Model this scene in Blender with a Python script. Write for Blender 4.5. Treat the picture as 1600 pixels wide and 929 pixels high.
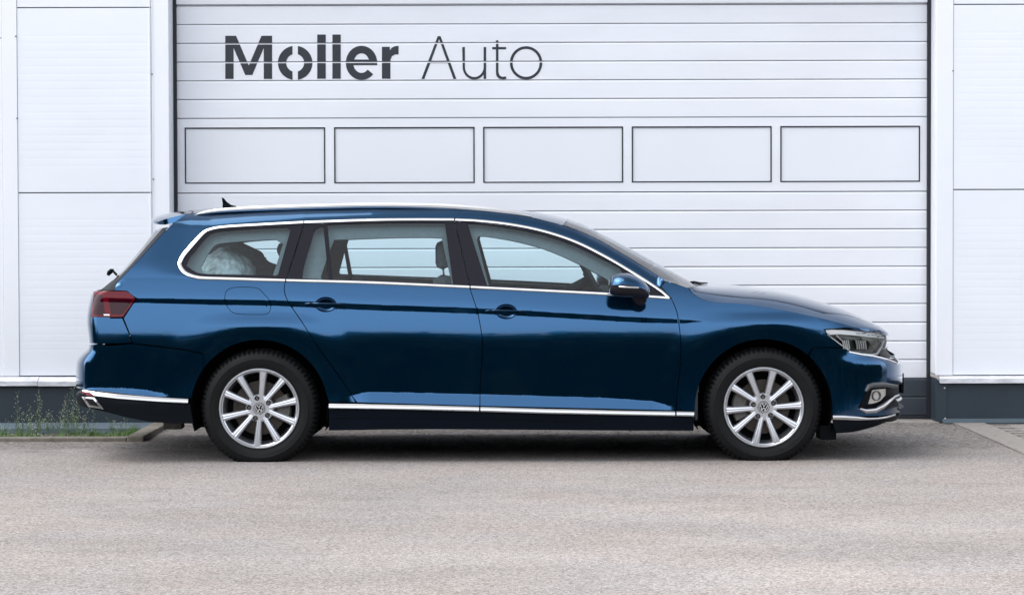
import bpy, bmesh, math, random
import numpy as np
from mathutils import Vector, Matrix
from mathutils.geometry import delaunay_2d_cdt
random.seed(7)
for o in list(bpy.data.objects): bpy.data.objects.remove(o)
S = bpy.context.scene
C = S.collection
R = math.radians
# ------------------------------------------------------------------ camera
CAMPOS = Vector((0.0, -14.0, 1.29)); FPX = 3962.0
cam = bpy.data.objects.new('camera', bpy.data.cameras.new('camera')); C.objects.link(cam)
cam.location = CAMPOS
CR = Matrix.Rotation(R(90 - 1.56), 3, 'X') @ Matrix.Rotation(R(-0.15), 3, 'Z')
cam.rotation_euler = CR.to_euler()
cam.data.sensor_width = 36; cam.data.lens = 36 * FPX / 1600
cam.data.clip_end = 1000
S.camera = cam
S.render.resolution_x = 1024; S.render.resolution_y = 594
# ------------------------------------------------------------------ sky, sun, exposure
SUN_EL, SUN_AZ = R(62), R(268)
w = bpy.data.worlds.new('World'); S.world = w; w.use_nodes = True
nt = w.node_tree; nt.nodes.clear()
sky = nt.nodes.new('ShaderNodeTexSky'); sky.sky_type = 'NISHITA'; sky.sun_disc = False
sky.sun_elevation = SUN_EL; sky.sun_rotation = SUN_AZ; sky.dust_density = 4; sky.air_density = 1.0; sky.ozone_density = 2
hs = nt.nodes.new('ShaderNodeHueSaturation'); hs.inputs['Saturation'].default_value = 0.22; hs.inputs['Value'].default_value = 1.0
tcw = nt.nodes.new('ShaderNodeTexCoord'); nz = nt.nodes.new('ShaderNodeTexNoise'); nz.inputs['Scale'].default_value = 2.2; nz.inputs['Detail'].default_value = 5
mpw = nt.nodes.new('ShaderNodeMapping'); mpw.inputs['Scale'].default_value = (1, 1, 2.5)
rp = nt.nodes.new('ShaderNodeMapRange'); rp.inputs[1].default_value = .3; rp.inputs[2].default_value = .7; rp.inputs[3].default_value = .93; rp.inputs[4].default_value = 1.07
mx = nt.nodes.new('ShaderNodeMix'); mx.data_type = 'RGBA'; mx.blend_type = 'MULTIPLY'; mx.inputs[0].default_value = 1
bg = nt.nodes.new('ShaderNodeBackground'); bg.inputs['Strength'].default_value = 0.15
ow = nt.nodes.new('ShaderNodeOutputWorld')
L_ = nt.links.new
L_(sky.outputs[0], hs.inputs['Color']); L_(tcw.outputs['Generated'], mpw.inputs[0]); L_(mpw.outputs[0], nz.inputs['Vector'])
L_(nz.outputs['Fac'], rp.inputs[0]); L_(hs.outputs[0], mx.inputs[6]); L_(rp.outputs[0], mx.inputs[7])
sx = nt.nodes.new('ShaderNodeSeparateXYZ'); L_(tcw.outputs['Generated'], sx.inputs[0])
gr = nt.nodes.new('ShaderNodeFloatCurve'); cvp = gr.mapping.curves[0].points
cvp[0].location = (0, .60); cvp[1].location = (1, .14)
for a_, b_ in ((.15, .66), (.35, .72), (.8, .31)): cvp.new(a_, b_)
gr.mapping.update(); L_(sx.outputs[2], gr.inputs['Value'])
gm = nt.nodes.new('ShaderNodeMath'); gm.operation = 'MULTIPLY'; gm.inputs[1].default_value = 2; L_(gr.outputs[0], gm.inputs[0]); gr = gm
mg = nt.nodes.new('ShaderNodeMix'); mg.data_type = 'RGBA'; mg.blend_type = 'MULTIPLY'; mg.inputs[0].default_value = 1
L_(mx.outputs[2], mg.inputs[6]); L_(gr.outputs[0], mg.inputs[7]); L_(mg.outputs[2], bg.inputs['Color']); L_(bg.outputs[0], ow.inputs['Surface'])
sun = bpy.data.objects.new('sun', bpy.data.lights.new('sun', 'SUN')); C.objects.link(sun)
sun.data.energy = 0.5; sun.data.angle = R(50); sun.data.color = (1, .965, .92)
sd = Vector((math.sin(SUN_AZ) * math.cos(SUN_EL), math.cos(SUN_AZ) * math.cos(SUN_EL), math.sin(SUN_EL)))
sun.rotation_euler = sd.to_track_quat('Z', 'Y').to_euler()
S.view_settings.view_transform = 'Standard'; S.view_settings.look = 'None'; S.view_settings.gamma = 1
S.view_settings.exposure = 1.65
S.render.engine = 'CYCLES'
S.cycles.max_bounces = 10; S.cycles.transparent_max_bounces = 16

def at(px, py, Y):
    """side-view survey: photo pixel + real depth -> world point"""
    d = CR @ Vector(((px - 800) / FPX, (464.5 - py) / FPX, -1.0))
    t = (Y - CAMPOS.y) / d.y
    return CAMPOS + d * t

# ------------------------------------------------------------------ materials
def mat(name, col, rough=.5, metal=0, coat=0, spec=.5, noise=None, bump=None, coatr=.03, emit=None):
    m = bpy.data.materials.new(name); m.use_nodes = True
    n = m.node_tree.nodes; l = m.node_tree.links; b = n['Principled BSDF']
    b.inputs['Base Color'].default_value = (*col, 1); b.inputs['Roughness'].default_value = rough
    b.inputs['Metallic'].default_value = metal; b.inputs['Coat Weight'].default_value = coat
    b.inputs['Coat Roughness'].default_value = coatr; b.inputs['Specular IOR Level'].default_value = spec
    tc = n.new('ShaderNodeTexCoord')
    if noise:                                   # (scale, amount[, stretch])
        mp = n.new('ShaderNodeMapping'); mp.inputs['Scale'].default_value = noise[2] if len(noise) > 2 else (1, 1, 1)
        t = n.new('ShaderNodeTexNoise'); t.inputs['Scale'].default_value = noise[0]; t.inputs['Detail'].default_value = 6; t.inputs['Roughness'].default_value = .6
        r = n.new('ShaderNodeMapRange'); r.inputs[1].default_value = .3; r.inputs[2].default_value = .7
        r.inputs[3].default_value = 1 - noise[1]; r.inputs[4].default_value = 1 + noise[1] * .6
        x = n.new('ShaderNodeMix'); x.data_type = 'RGBA'; x.blend_type = 'MULTIPLY'; x.inputs[0].default_value = 1
        x.inputs[6].default_value = (*col, 1)
        l.new(tc.outputs['Object'], mp.inputs[0]); l.new(mp.outputs[0], t.inputs['Vector']); l.new(t.outputs['Fac'], r.inputs[0])
        l.new(r.outputs[0], x.inputs[7]); l.new(x.outputs[2], b.inputs['Base Color'])
    if bump:                                    # (scale, distance)
        t2 = n.new('ShaderNodeTexNoise'); t2.inputs['Scale'].default_value = bump[0]; t2.inputs['Detail'].default_value = 4
        bp = n.new('ShaderNodeBump'); bp.inputs['Distance'].default_value = bump[1]; bp.inputs['Strength'].default_value = 1
        l.new(tc.outputs['Object'], t2.inputs['Vector']); l.new(t2.outputs['Fac'], bp.inputs['Height']); l.new(bp.outputs[0], b.inputs['Normal'])
    return m

def glassmat(name, tint, refl=1.0, rough=0.0):
    m = bpy.data.materials.new(name); m.use_nodes = True
    n = m.node_tree.nodes; l = m.node_tree.links; n.clear()
    o = n.new('ShaderNodeOutputMaterial'); t = n.new('ShaderNodeBsdfTransparent'); t.inputs[0].default_value = (*tint, 1)
    g = n.new('ShaderNodeBsdfGlossy'); g.inputs['Roughness'].default_value = rough; g.inputs[0].default_value = (refl, refl, refl, 1)
    f = n.new('ShaderNodeFresnel'); f.inputs[0].default_value = 1.52
    x = n.new('ShaderNodeMixShader'); l.new(f.outputs[0], x.inputs[0]); l.new(t.outputs[0], x.inputs[1]); l.new(g.outputs[0], x.inputs[2])
    l.new(x.outputs[0], o.inputs[0]); return m

M = {}
M['paint'] = mat('blue_paint', (.0018, .053, .136), .09, .93, .7, .5)
def flakes(m):
    n = m.node_tree.nodes; l = m.node_tree.links; b = n['Principled BSDF']
    tc = n.new('ShaderNodeTexCoord'); v = n.new('ShaderNodeTexNoise'); v.inputs['Scale'].default_value = 1.7
    bp = n.new('ShaderNodeBump'); bp.inputs['Distance'].default_value = .0035; l.new(tc.outputs['Object'], v.inputs['Vector'])
    l.new(v.outputs['Fac'], bp.inputs['Height']); l.new(bp.outputs[0], b.inputs['Normal']); l.new(bp.outputs[0], b.inputs['Coat Normal'])
flakes(M['paint'])
M['black_gloss'] = mat('black_gloss', (.014, .0135, .019), .10, 0, 0, .12)
M['black_plastic'] = mat('black_plastic', (.002, .0035, .006), .42, 0, 0, .08, noise=(60, .2))
M['dark_trim'] = mat('dark_trim', (.002, .004, .008), .35, 0, 0, .05)
M['lamp_base'] = mat('lamp_base', (.05, .052, .05), .2, .6)
M['shell'] = mat('dark_underseal', (.004, .004, .005), .9, 0, 0, .1)
M['chrome'] = mat('bright_chrome', (.88, .89, .91), .10, 1)
M['satin'] = mat('satin_metal', (.50, .50, .51), .2, 1)
M['rail'] = mat('rail_aluminium', (.80, .81, .83), .3, 1)
M['grey_metal'] = mat('grey_brow', (.06, .065, .07), .35, .2)
M['alloy'] = mat('silver_alloy', (.56, .58, .62), .28, .8, .5, .5, noise=(9, .06))
M['rubber'] = mat('tyre_rubber', (.0045, .005, .006), .6, 0, 0, .2, noise=(14, .35), bump=(160, .0006))
M['disc'] = mat('brake_disc', (.055, .05, .045), .38, .9, noise=(20, .3))
M['caliper'] = mat('brake_caliper', (.10, .095, .09), .6, .3, noise=(30, .3))
M['cavity'] = mat('dark_cavity', (.006, .006, .007), .8, 0, 0, .2)
M['glass'] = glassmat('side_glass', (.86, .985, 1.0), .9)
M['screen'] = glassmat('screen_glass', (.50, .60, .62), 1.0)
M['lens'] = glassmat('clear_lens', (.95, .96, .97), .4)
M['lamp_red'] = mat('red_lens', (.105, .001, .008), .06, 0, 0, .25)
M['lamp_dark'] = mat('smoked_red_lens', (.022, .001, .005), .05, 0, 0, .25)
M['reflector'] = mat('lamp_reflector', (.75, .76, .74), .15, .9)
M['bowl'] = mat('lamp_bowl', (.42, .42, .36), .25, .8)
M['white_lens'] = mat('daylight_strip', (.92, .93, .93), .25, .0, 1, .5)
M['lining'] = mat('headliner_cloth', (.24, .285, .31), .9, noise=(40, .1))
M['seat'] = mat('seat_cloth', (.12, .145, .16), .9, noise=(50, .2))
M['dash'] = mat('dashboard_plastic', (.09, .11, .12), .7, noise=(50, .2))
M['cladding'] = mat('white_cladding', (.755, .785, .84), .42, 0, 0, .35, noise=(1.6, .025, (1, 1, 2.5)))
M['trim_white'] = mat('white_trim', (.77, .795, .845), .4, 0, 0, .35, noise=(2.3, .02))
M['doorwhite'] = mat('white_door_skin', (.765, .785, .835), .42, 0, 0, .35, noise=(2.6, .045, (.5, 1, 1.6)))
M['doorpane'] = mat('white_door_pane', (.765, .795, .84), .18, 0, 0, .5, noise=(1.4, .02))
M['seam'] = mat('joint_rubber', (.16, .165, .185), .8)
M['black'] = mat('black_rubber', (.010, .012, .02), .6)
M['letter'] = mat('dark_vinyl', (.014, .019, .029), .42, noise=(8, .2))
M['grey_door'] = mat('anthracite_skin', (.036, .046, .060), .45, 0, 0, .35, noise=(3, .10, (1, 1, 3)))
M['plinth'] = mat('anthracite_sheet', (.026, .039, .053), .5, 0, 0, .35, noise=(3.2, .16))
M['plinth_light'] = mat('blue_grey_sheet', (.105, .145, .175), .5, 0, 0, .35, noise=(4, .16))
M['flash'] = mat('dirty_white_sill', (.66, .68, .73), .45, noise=(9, .32, (1, 1, 3)))
M['screw'] = mat('zinc_screw', (.6, .6, .62), .35, .8)
M['dark_screw'] = mat('dark_screw', (.06, .06, .08), .5)
M['concrete'] = mat('concrete', (.27, .25, .235), .9, noise=(16, .28), bump=(140, .002))
M['kerb'] = mat('weathered_kerb', (.17, .155, .13), .95, noise=(12, .38), bump=(90, .003))
M['paver'] = mat('paver', (.22, .205, .19), .9, noise=(18, .3), bump=(120, .002))
M['soil'] = mat('soil', (.10, .092, .078), 1, noise=(25, .5), bump=(60, .01))
M['sand'] = mat('joint_sand', (.028, .030, .020), 1, noise=(25, .3))
M['pebble'] = mat('pebble', (.34, .32, .28), .85, noise=(30, .35))
M['grass'] = mat('grass_blade', (.085, .175, .030), .6, noise=(5, .35))
M['stem'] = mat('weed_stem', (.10, .16, .06), .7, noise=(8, .3))
M['flower'] = mat('weed_flower', (.42, .42, .36), .8, noise=(20, .2))
M['leaf'] = mat('tree_leaf', (.030, .052, .020), .7, noise=(.8, .45))
M['bark'] = mat('tree_bark', (.06, .05, .04), .9)
M['plastic_film'] = mat('plastic_film', (.86, .96, 1.0), .25, 0, 0, .7, noise=(9, .35), bump=(14, .02))
M['emblem'] = mat('emblem_silver', (.75, .76, .78), .25, .8)

def asphalt(name, base, coarse):
    m = bpy.data.materials.new(name); m.use_nodes = True
    n = m.node_tree.nodes; l = m.node_tree.links; b = n['Principled BSDF']
    tc = n.new('ShaderNodeTexCoord')
    def noise(sc, det=3, rough=.6, stretch=None):
        t = n.new('ShaderNodeTexNoise'); t.inputs['Scale'].default_value = sc; t.inputs['Detail'].default_value = det; t.inputs['Roughness'].default_value = rough
        if stretch:
            mp = n.new('ShaderNodeMapping'); mp.inputs['Scale'].default_value = stretch
            l.new(tc.outputs['Object'], mp.inputs[0]); l.new(mp.outputs[0], t.inputs['Vector'])
        else: l.new(tc.outputs['Object'], t.inputs['Vector'])
        return t.outputs['Fac']
    def rng(f, a, b_, lo, hi):
        r = n.new('ShaderNodeMapRange'); l.new(f, r.inputs[0])
        for i, v in enumerate((a, b_, lo, hi)): r.inputs[i + 1].default_value = v
        return r.outputs[0]
    def mul(a, b_):
        x = n.new('ShaderNodeMath'); x.operation = 'MULTIPLY'; l.new(a, x.inputs[0]); l.new(b_, x.inputs[1]); return x.outputs[0]
    v = n.new('ShaderNodeTexVoronoi'); v.inputs['Scale'].default_value = coarse * 1.1; l.new(tc.outputs['Object'], v.inputs['Vector'])
    sep = n.new('ShaderNodeSeparateColor'); l.new(v.outputs['Color'], sep.inputs[0])
    stone = rng(sep.outputs[0], 0, 1, .50, 1.30)
    f = mul(stone, rng(noise(coarse * .55, 5, .75), .32, .68, .80, 1.20))
    f = mul(f, rng(noise(.75, 6, .65, (.55, 1.1, 1)), .33, .67, .80, 1.12))
    f = mul(f, rng(noise(.22, 2, .5, (.7, 1, 1)), .35, .65, .93, 1.06))
    v2 = n.new('ShaderNodeTexVoronoi'); v2.inputs['Scale'].default_value = 9; l.new(tc.outputs['Object'], v2.inputs['Vector'])
    f = mul(f, rng(v2.outputs['Distance'], .035, .07, .45, 1))
    f = mul(f, rng(noise(1.3, 4, .6, (.35, 1.6, 1)), .62, .74, 1.0, .86))     # old tyre scuffs
    f = mul(f, rng(noise(34, 2, .5), .66, .72, 1.0, .62))
    x = n.new('ShaderNodeMix'); x.data_type = 'RGBA'; x.blend_type = 'MULTIPLY'; x.inputs[0].default_value = 1
    cm = n.new('ShaderNodeMix'); cm.data_type = 'RGBA'; l.new(rng(noise(1.1, 3), .38, .62, 0, 1), cm.inputs[0])
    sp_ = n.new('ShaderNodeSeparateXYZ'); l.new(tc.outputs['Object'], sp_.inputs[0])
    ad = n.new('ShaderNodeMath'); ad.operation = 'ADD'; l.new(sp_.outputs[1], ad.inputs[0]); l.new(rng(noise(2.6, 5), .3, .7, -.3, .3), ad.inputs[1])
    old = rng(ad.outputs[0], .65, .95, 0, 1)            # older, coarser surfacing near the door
    vc = n.new('ShaderNodeTexVoronoi'); vc.inputs['Scale'].default_value = 58; l.new(tc.outputs['Object'], vc.inputs['Vector'])
    sc_ = n.new('ShaderNodeSeparateColor'); l.new(vc.outputs['Color'], sc_.inputs[0])
    cf = mul(rng(sc_.outputs[0], 0, 1, .26, .86), rng(noise(40, 5, .7), .35, .65, .75, 1.15))
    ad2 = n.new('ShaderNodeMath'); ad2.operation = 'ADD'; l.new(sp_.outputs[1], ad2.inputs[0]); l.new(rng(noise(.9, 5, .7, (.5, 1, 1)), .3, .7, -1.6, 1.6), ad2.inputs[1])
    f = mul(f, rng(ad2.outputs[0], -4.0, 1.0, 1.0, .84))     # soft shade deepening toward car and building, painted into the colour
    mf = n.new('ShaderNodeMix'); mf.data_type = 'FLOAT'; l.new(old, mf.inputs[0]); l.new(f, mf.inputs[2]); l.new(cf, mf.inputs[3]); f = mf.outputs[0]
    cm.inputs[6].default_value = (base[0] * .96, base[1] * 1.0, base[2] * 1.05, 1); cm.inputs[7].default_value = (*base, 1)
    l.new(cm.outputs[2], x.inputs[6]); l.new(f, x.inputs[7]); l.new(x.outputs[2], b.inputs['Base Color'])
    bp = n.new('ShaderNodeBump'); bp.inputs['Distance'].default_value = .004; bp.inputs['Strength'].default_value = .8
    l.new(v.outputs['Distance'], bp.inputs['Height']); l.new(bp.outputs[0], b.inputs['Normal'])
    b.inputs['Roughness'].default_value = .85; b.inputs['Specular IOR Level'].default_value = .3
    return m
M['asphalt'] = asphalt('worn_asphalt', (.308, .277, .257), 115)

# ------------------------------------------------------------------ helpers
def obj(name, me, m=None, parent=None, kind=None):
    o = bpy.data.objects.new(name, me); C.objects.link(o)
    if m is not None and me is not None:
        for mm in (m if isinstance(m, (list, tuple)) else [m]):
            if len(me.materials) < 8: me.materials.append(mm)
    if parent is not None: o.parent = parent
    if kind: o['kind'] = kind
    return o
def tag(o, label, cat, group=None):
    o['label'] = label; o['category'] = cat
    if group: o['group'] = group
    return o
def bm_mesh(bm, name, smooth=False, angle=None):
    bmesh.ops.recalc_face_normals(bm, faces=bm.faces)
    me = bpy.data.meshes.new(name); bm.to_mesh(me); bm.free()
    if smooth:
        for p in me.polygons: p.use_smooth = True
        if angle is not None:
            me.set_sharp_from_angle(angle=R(angle))
    return me
def box(bm, x0, x1, y0, y1, z0, z1, bev=0):
    r = bmesh.ops.create_cube(bm, size=1)
    for v in r['verts']:
        v.co = Vector(((x0 + x1) / 2 + v.co.x * (x1 - x0), (y0 + y1) / 2 + v.co.y * (y1 - y0), (z0 + z1) / 2 + v.co.z * (z1 - z0)))
    if bev:
        es = list({e for v in r['verts'] for e in v.link_edges})
        bmesh.ops.bevel(bm, geom=es, offset=bev, segments=2, affect='EDGES', profile=.5)
def boxobj(name, m, parent, x0, x1, y0, y1, z0, z1, bev=0, kind=None):
    bm = bmesh.new(); box(bm, x0, x1, y0, y1, z0, z1, bev)
    return obj(name, bm_mesh(bm, name), m, parent, kind)
def lathe(bm, prof, n=48, c=(0, 0, 0), closed=False, fn=None):
    """profile (r, y) turned round the Y axis"""
    rings = []
    for r, y in prof:
        ring = []
        for i in range(n):
            a = 2 * math.pi * i / n
            rr = fn(r, y, i) if fn else r
            ring.append(bm.verts.new((c[0] + rr * math.cos(a), c[1] + y, c[2] + rr * math.sin(a))))
        rings.append(ring)
    k = len(rings)
    for j in range(k if closed else k - 1):
        a, b = rings[j], rings[(j + 1) % k]
        for i in range(n):
            bm.faces.new((a[i], a[(i + 1) % n], b[(i + 1) % n], b[i]))
    return rings
def tube(bm, pts, rad, n=8, cap=True):
    pts = [Vector(p) for p in pts]; rings = []
    for i, p in enumerate(pts):
        t = (pts[min(i + 1, len(pts) - 1)] - pts[max(i - 1, 0)]).normalized()
        a = t.orthogonal().normalized() if i == 0 else (prev - t * prev.dot(t)).normalized()
        prev = a; b = t.cross(a); r = rad[i] if isinstance(rad, (list, tuple)) else rad
        rings.append([bm.verts.new(p + (a * math.cos(2 * math.pi * k / n) + b * math.sin(2 * math.pi * k / n)) * r) for k in range(n)])
    for j in range(len(rings) - 1):
        for k in range(n): bm.faces.new((rings[j][k], rings[j][(k + 1) % n], rings[j + 1][(k + 1) % n], rings[j + 1][k]))
    if cap: bm.faces.new(rings[0]); bm.faces.new(rings[-1])
def cr(pts, n=5, closed=False):
    """Catmull-Rom through points"""
    P = [np.array(p, float) for p in pts]; out = []
    N = len(P); rng_ = range(N if closed else N - 1)
    for i in rng_:
        p1, p2 = P[i], P[(i + 1) % N]
        p0 = P[i - 1] if (closed or i > 0) else 2 * p1 - p2
        p3 = P[(i + 2) % N] if (closed or i + 2 < N) else 2 * p2 - p1
        for k in range(n):
            t = k / n
            out.append(tuple(.5 * ((2 * p1) + (p2 - p0) * t + (2 * p0 - 5 * p1 + 4 * p2 - p3) * t * t + (-p0 + 3 * p1 - 3 * p2 + p3) * t ** 3)))
    if not closed: out.append(tuple(P[-1]))
    return out
def dens(pts, d=6.0, closed=True):
    out = []; N = len(pts)
    for i in range(N if closed else N - 1):
        a, b = np.array(pts[i], float), np.array(pts[(i + 1) % N], float)
        k = max(1, int(np.linalg.norm(b - a) / d))
        for j in range(k): out.append(tuple(a + (b - a) * j / k))
    if not closed: out.append(tuple(pts[-1]))
    return out
def ss(a, b, x):
    t = min(1, max(0, (x - a) / (b - a))); return t * t * (3 - 2 * t)

# =================================================================== SETTING
DY = 2.90          # garage door plane
FY = 2.68          # cladding plane
bm = bmesh.new()
g = [bm.verts.new(v) for v in ((-250, -250, 0), (250, -250, 0), (250, 250, 0), (-250, 250, 0))]; bm.faces.new(g)
# open the ground where the sunken verge lies: build as ring of quads instead
bm.clear()
VX0, VX1, VY0, VY1 = -9.0, -2.35, 1.50, FY + .3
xs = [-250, VX0, VX1, 250]; ys = [-250, VY0, VY1, 250]
vv = [[bm.verts.new((x, y, 0)) for y in ys] for x in xs]
for i in range(3):
    for j in range(3):
        if i == 1 and j == 1: continue
        bm.faces.new((vv[i][j], vv[i + 1][j], vv[i + 1][j + 1], vv[i][j + 1]))
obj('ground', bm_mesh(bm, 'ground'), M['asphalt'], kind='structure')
boxobj('threshold', M['concrete'], None, -2.26, 2.80, 2.60, 2.97, -.1, .012, kind='structure')
# verge with kerbs
bm = bmesh.new(); NX, NY = 90, 16
vs = [[bm.verts.new((VX0 + (VX1 - VX0) * i / NX, VY0 + (VY1 - VY0) * j / NY, -.05 + random.uniform(-.01, .012))) for j in range(NY + 1)] for i in range(NX + 1)]
for i in range(NX):
    for j in range(NY): bm.faces.new((vs[i][j], vs[i + 1][j], vs[i + 1][j + 1], vs[i][j + 1]))
obj('verge', bm_mesh(bm, 'verge', True), M['soil'], kind='structure')
kerb = bpy.data.objects.new('kerb', None); C.objects.link(kerb); kerb['kind'] = 'structure'
x = VX1
while x > -9:
    L = .98
    boxobj('kerb_stone', M['kerb'], kerb, x - L + .006, x, VY0 - .09, VY0, -.12, .026 + random.uniform(-.003, .004), .008); x -= L
y = VY0 - .09
while y < FY - .1:
    L = min(.60, FY - y - .01)
    boxobj('kerb_stone', M['kerb'], kerb, VX1 + .002, VX1 + .105, y, y + L - .006, -.12, .030 + random.uniform(-.003, .004), .008); y += L
# paving right of the apron
pav = bpy.data.objects.new('paving', None); C.objects.link(pav); pav['kind'] = 'structure'
boxobj('paving_bed', M['sand'], pav, 2.893, 4.45, -.05, FY + .2, -.12, -.006)
PX0 = 2.90
pm = {}
def paver_mesh(lx, ly):
    key = (lx, ly)
    if key not in pm:
        bm = bmesh.new(); box(bm, -lx / 2, lx / 2, -ly / 2, ly / 2, -.06, 0, .004); pm[key] = bm_mesh(bm, 'paver'); pm[key].materials.append(M['paver'])
    return pm[key]
y = -.05
while y < 2.55:                                 # edging slabs along the apron
    o = obj('edging_slab', paver_mesh(.20, .49), None, pav); o.location = (PX0 + .10, y + .25, .010 + random.uniform(-.002, .002)); y += .50
a, bq = .20, .10
cnt = 0
for i in range(-6, 26):                          # herringbone
    for j in range(-14, 30):
        for k in range(2):
            cx = (i + j) * bq + (.10 if k == 0 else .05 + .20) ; cy = (j - i) * bq + (.05 if k == 0 else .10)
            X = PX0 + .19 + cx; Y = .95 + cy
            if not (PX0 + .245 < X < 4.35 and -.1 < Y < 2.56) or cnt > 290: continue
            lx, ly = (.187, .087) if k == 0 else (.087, .187)
            o = obj('paver', paver_mesh(lx, ly), None, pav); o.location = (X, Y, .016 + random.uniform(-.003, .003)); o.rotation_euler = (random.uniform(-.01, .01), random.uniform(-.01, .01), random.uniform(-.02, .02)); cnt += 1

# ------------------------------------------------------------------ building
bld = bpy.data.objects.new('warehouse_building', None); C.objects.link(bld); bld.location = (0, 3.2, 0)
tag(bld, 'white clad industrial building with dark grey plinth around the garage door', 'building')
def bpart(name, m, x0, x1, y0, y1, z0, z1, bev=0):
    o = boxobj(name, m, None, x0, x1, y0, y1, z0, z1, bev); o.parent = bld; o.matrix_parent_inverse = Matrix.Translation(-bld.location); return o
def ribbed(name, x0, x1, z0, z1, yf, pitch=.0502, margin=.16):
    bm = bmesh.new(); prof = [(z0, yf)]
    z = z0 + margin
    while z < z1 - margin:
        prof += [(z, yf), (z + .008, yf + .0003), (z + .012, yf + .0003), (z + .020, yf)]; z += pitch
    prof.append((z1, yf))
    A = [bm.verts.new((x0, y, z)) for z, y in prof]; B = [bm.verts.new((x1, y, z)) for z, y in prof]
    for i in range(len(prof) - 1): bm.faces.new((A[i], B[i], B[i + 1], A[i + 1]))
    # returns at the joints
    for (a, b, zz) in ((A[0], B[0], z0), (A[-1], B[-1], z1)):
        c = bm.verts.new((x1, yf + .03, zz)); d = bm.verts.new((x0, yf + .03, zz)); bm.faces.new((a, b, c, d))
    me = bpy.data.meshes.new(name); bmesh.ops.recalc_face_normals(bm, faces=bm.faces); bm.to_mesh(me); bm.free()
    o = obj(name, me, M['cladding']); o.parent = bld; o.matrix_parent_inverse = Matrix.Translation(-bld.location); return o
def X_(px, Y=FY): return at(px, 460, Y).x
def Z_(py, px, Y=FY): return at(px, py, Y).z
zbot = Z_(587, 130); zj = Z_(301, 130)
ph = 1.212
xl0, xl1, xl2, xl3 = X_(6), X_(29.5), X_(239), X_(265)
# wall core behind cladding (with door opening)
XD0, XD1 = X_(273.5, DY), X_(1453, DY)
ZTOP = at(800, 2, DY).z + .28
bpart('wall_core', M['seam'], -9, XD0 - .055, FY + .02, 3.6, .30, 6.5)
bpart('wall_core', M['seam'], XD1 + .055, 9, FY + .02, 3.6, .30, 6.5)
bpart('wall_core', M['seam'], XD0 - .055, XD1 + .055, FY + .02, 3.6, ZTOP + .12, 6.5)
ribbed('wall_panel', XD0 - .054, XD1 + .054, ZTOP + .254, ZTOP + 1.45, FY - .001)
ribbed('wall_panel', XD0 - .054, XD1 + .054, ZTOP + 1.456, ZTOP + 2.66, FY - .001)
ribbed('wall_panel', XD0 - .054, XD1 + .054, ZTOP + 2.666, 6.5, FY - .001)
bpart('lintel', M['trim_white'], XD0 - .054, XD1 + .054, FY, FY + .3, ZTOP, ZTOP + .25)
for k in range(-1, 4):
    z0, z1 = zj + ph * k, zj + ph * (k + 1)
    if k == -1: z0 = zbot
    ribbed('wall_panel', xl1 + .002, xl2 - .002, z0 + .004, z1 - .004, FY)
    zo = 1.019 if k >= 0 else 0
zr = Z_(296, 1540)
xr0, xr1, xr2 = X_(1462.5), X_(1489), 9
for k in range(-1, 4):
    z0, z1 = zr + ph * k, zr + ph * (k + 1)
    if k == -1: z0 = Z_(586, 1540)
    ribbed('wall_panel', xr1 + .002, 9, z0 + .004, z1 - .004, FY)
zl = Z_(59.5, 10)
ribbed('wall_panel', -9, xl0 - .002, zbot, zl - .003, FY + .002)
ribbed('wall_panel', -9, xl0 - .002, zl + .003, zl + 1.2, FY + .002)
ribbed('wall_panel', -9, xl0 - .002, zl + 1.206, 6.4, FY + .002)
bpart('joint_cover', M['trim_white'], xl0, xl1, FY - .006, FY + .02, zbot, 6.4, .003)
bpart('corner_trim', M['trim_white'], xl2, XD0 - .002, FY - .004, FY + .03, zbot, 6.4, .004)
bpart('corner_trim', M['trim_white'], XD1 + .002, xr1, FY - .004, FY + .03, Z_(586, 1475), 6.4, .004)
# reveals
bpart('door_reveal', M['trim_white'], XD0 - .05, XD0, FY + .031, DY + .1, zbot, ZTOP)
bpart('door_reveal', M['trim_white'], XD1, XD1 + .05, FY + .031, DY + .1, zbot, ZTOP)
# edge lines of the trim
for px in (240.5, 236.5): bpart('trim_lip', M['trim_white'], X_(px) - .002, X_(px) + .002, FY - .008, FY, zbot, 6.4)
# flashing + plinth
def wedge(name, m, x0, x1, yt, yb, z1, z0, back):
    bm = bmesh.new()
    P = [(yt, z1), (yb, z0 + .03), (yb, z0), (yb + .012, z0), (back, z0 + .012), (back, z1)]
    A = [bm.verts.new((x0, y, z)) for y, z in P]; B = [bm.verts.new((x1, y, z)) for y, z in P]
    for i in range(len(P)): j = (i + 1) % len(P); bm.faces.new((A[i], B[i], B[j], A[j]))
    bm.faces.new(A); bm.faces.new(B)
    o = obj(name, bm_mesh(bm, name), m); o.parent = bld; o.matrix_parent_inverse = Matrix.Translation(-bld.location)
zf1, zf0 = zbot - .004, Z_(601.5, 100)
wedge('flashing', M['flash'], -9, X_(60), FY - .004, FY - .055, zf1, zf0, FY + .02)
wedge('flashing', M['flash'], X_(60) + .003, XD0 - .002, FY - .004, FY - .055, zf1 - .002, zf0 - .002, FY + .02)
zf3, zf2 = Z_(586, 1540) - .004, Z_(597.5, 1540)
wedge('flashing', M['flash'], X_(1467.5), 9, FY - .004, FY - .05, zf3, zf2, FY + .02)
bpart('plinth', M['plinth'], -9, XD0 - .002, FY - .012, FY + .15, -.12, zf0 + .012)
bpart('plinth', M['plinth'], XD1 + .002, 9, FY - .012, FY + .15, -.1, zf2 + .012)
bpart('plinth_corner', M['plinth'], XD1 + .001, X_(1478.5), FY - .02, FY - .0125, .01, zf2 - .002)
bpart('plinth_corner', M['plinth'], XD1 + .001, XD1 + .009, FY - .0124, DY + .05, .01, zf2 + .03)
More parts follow.
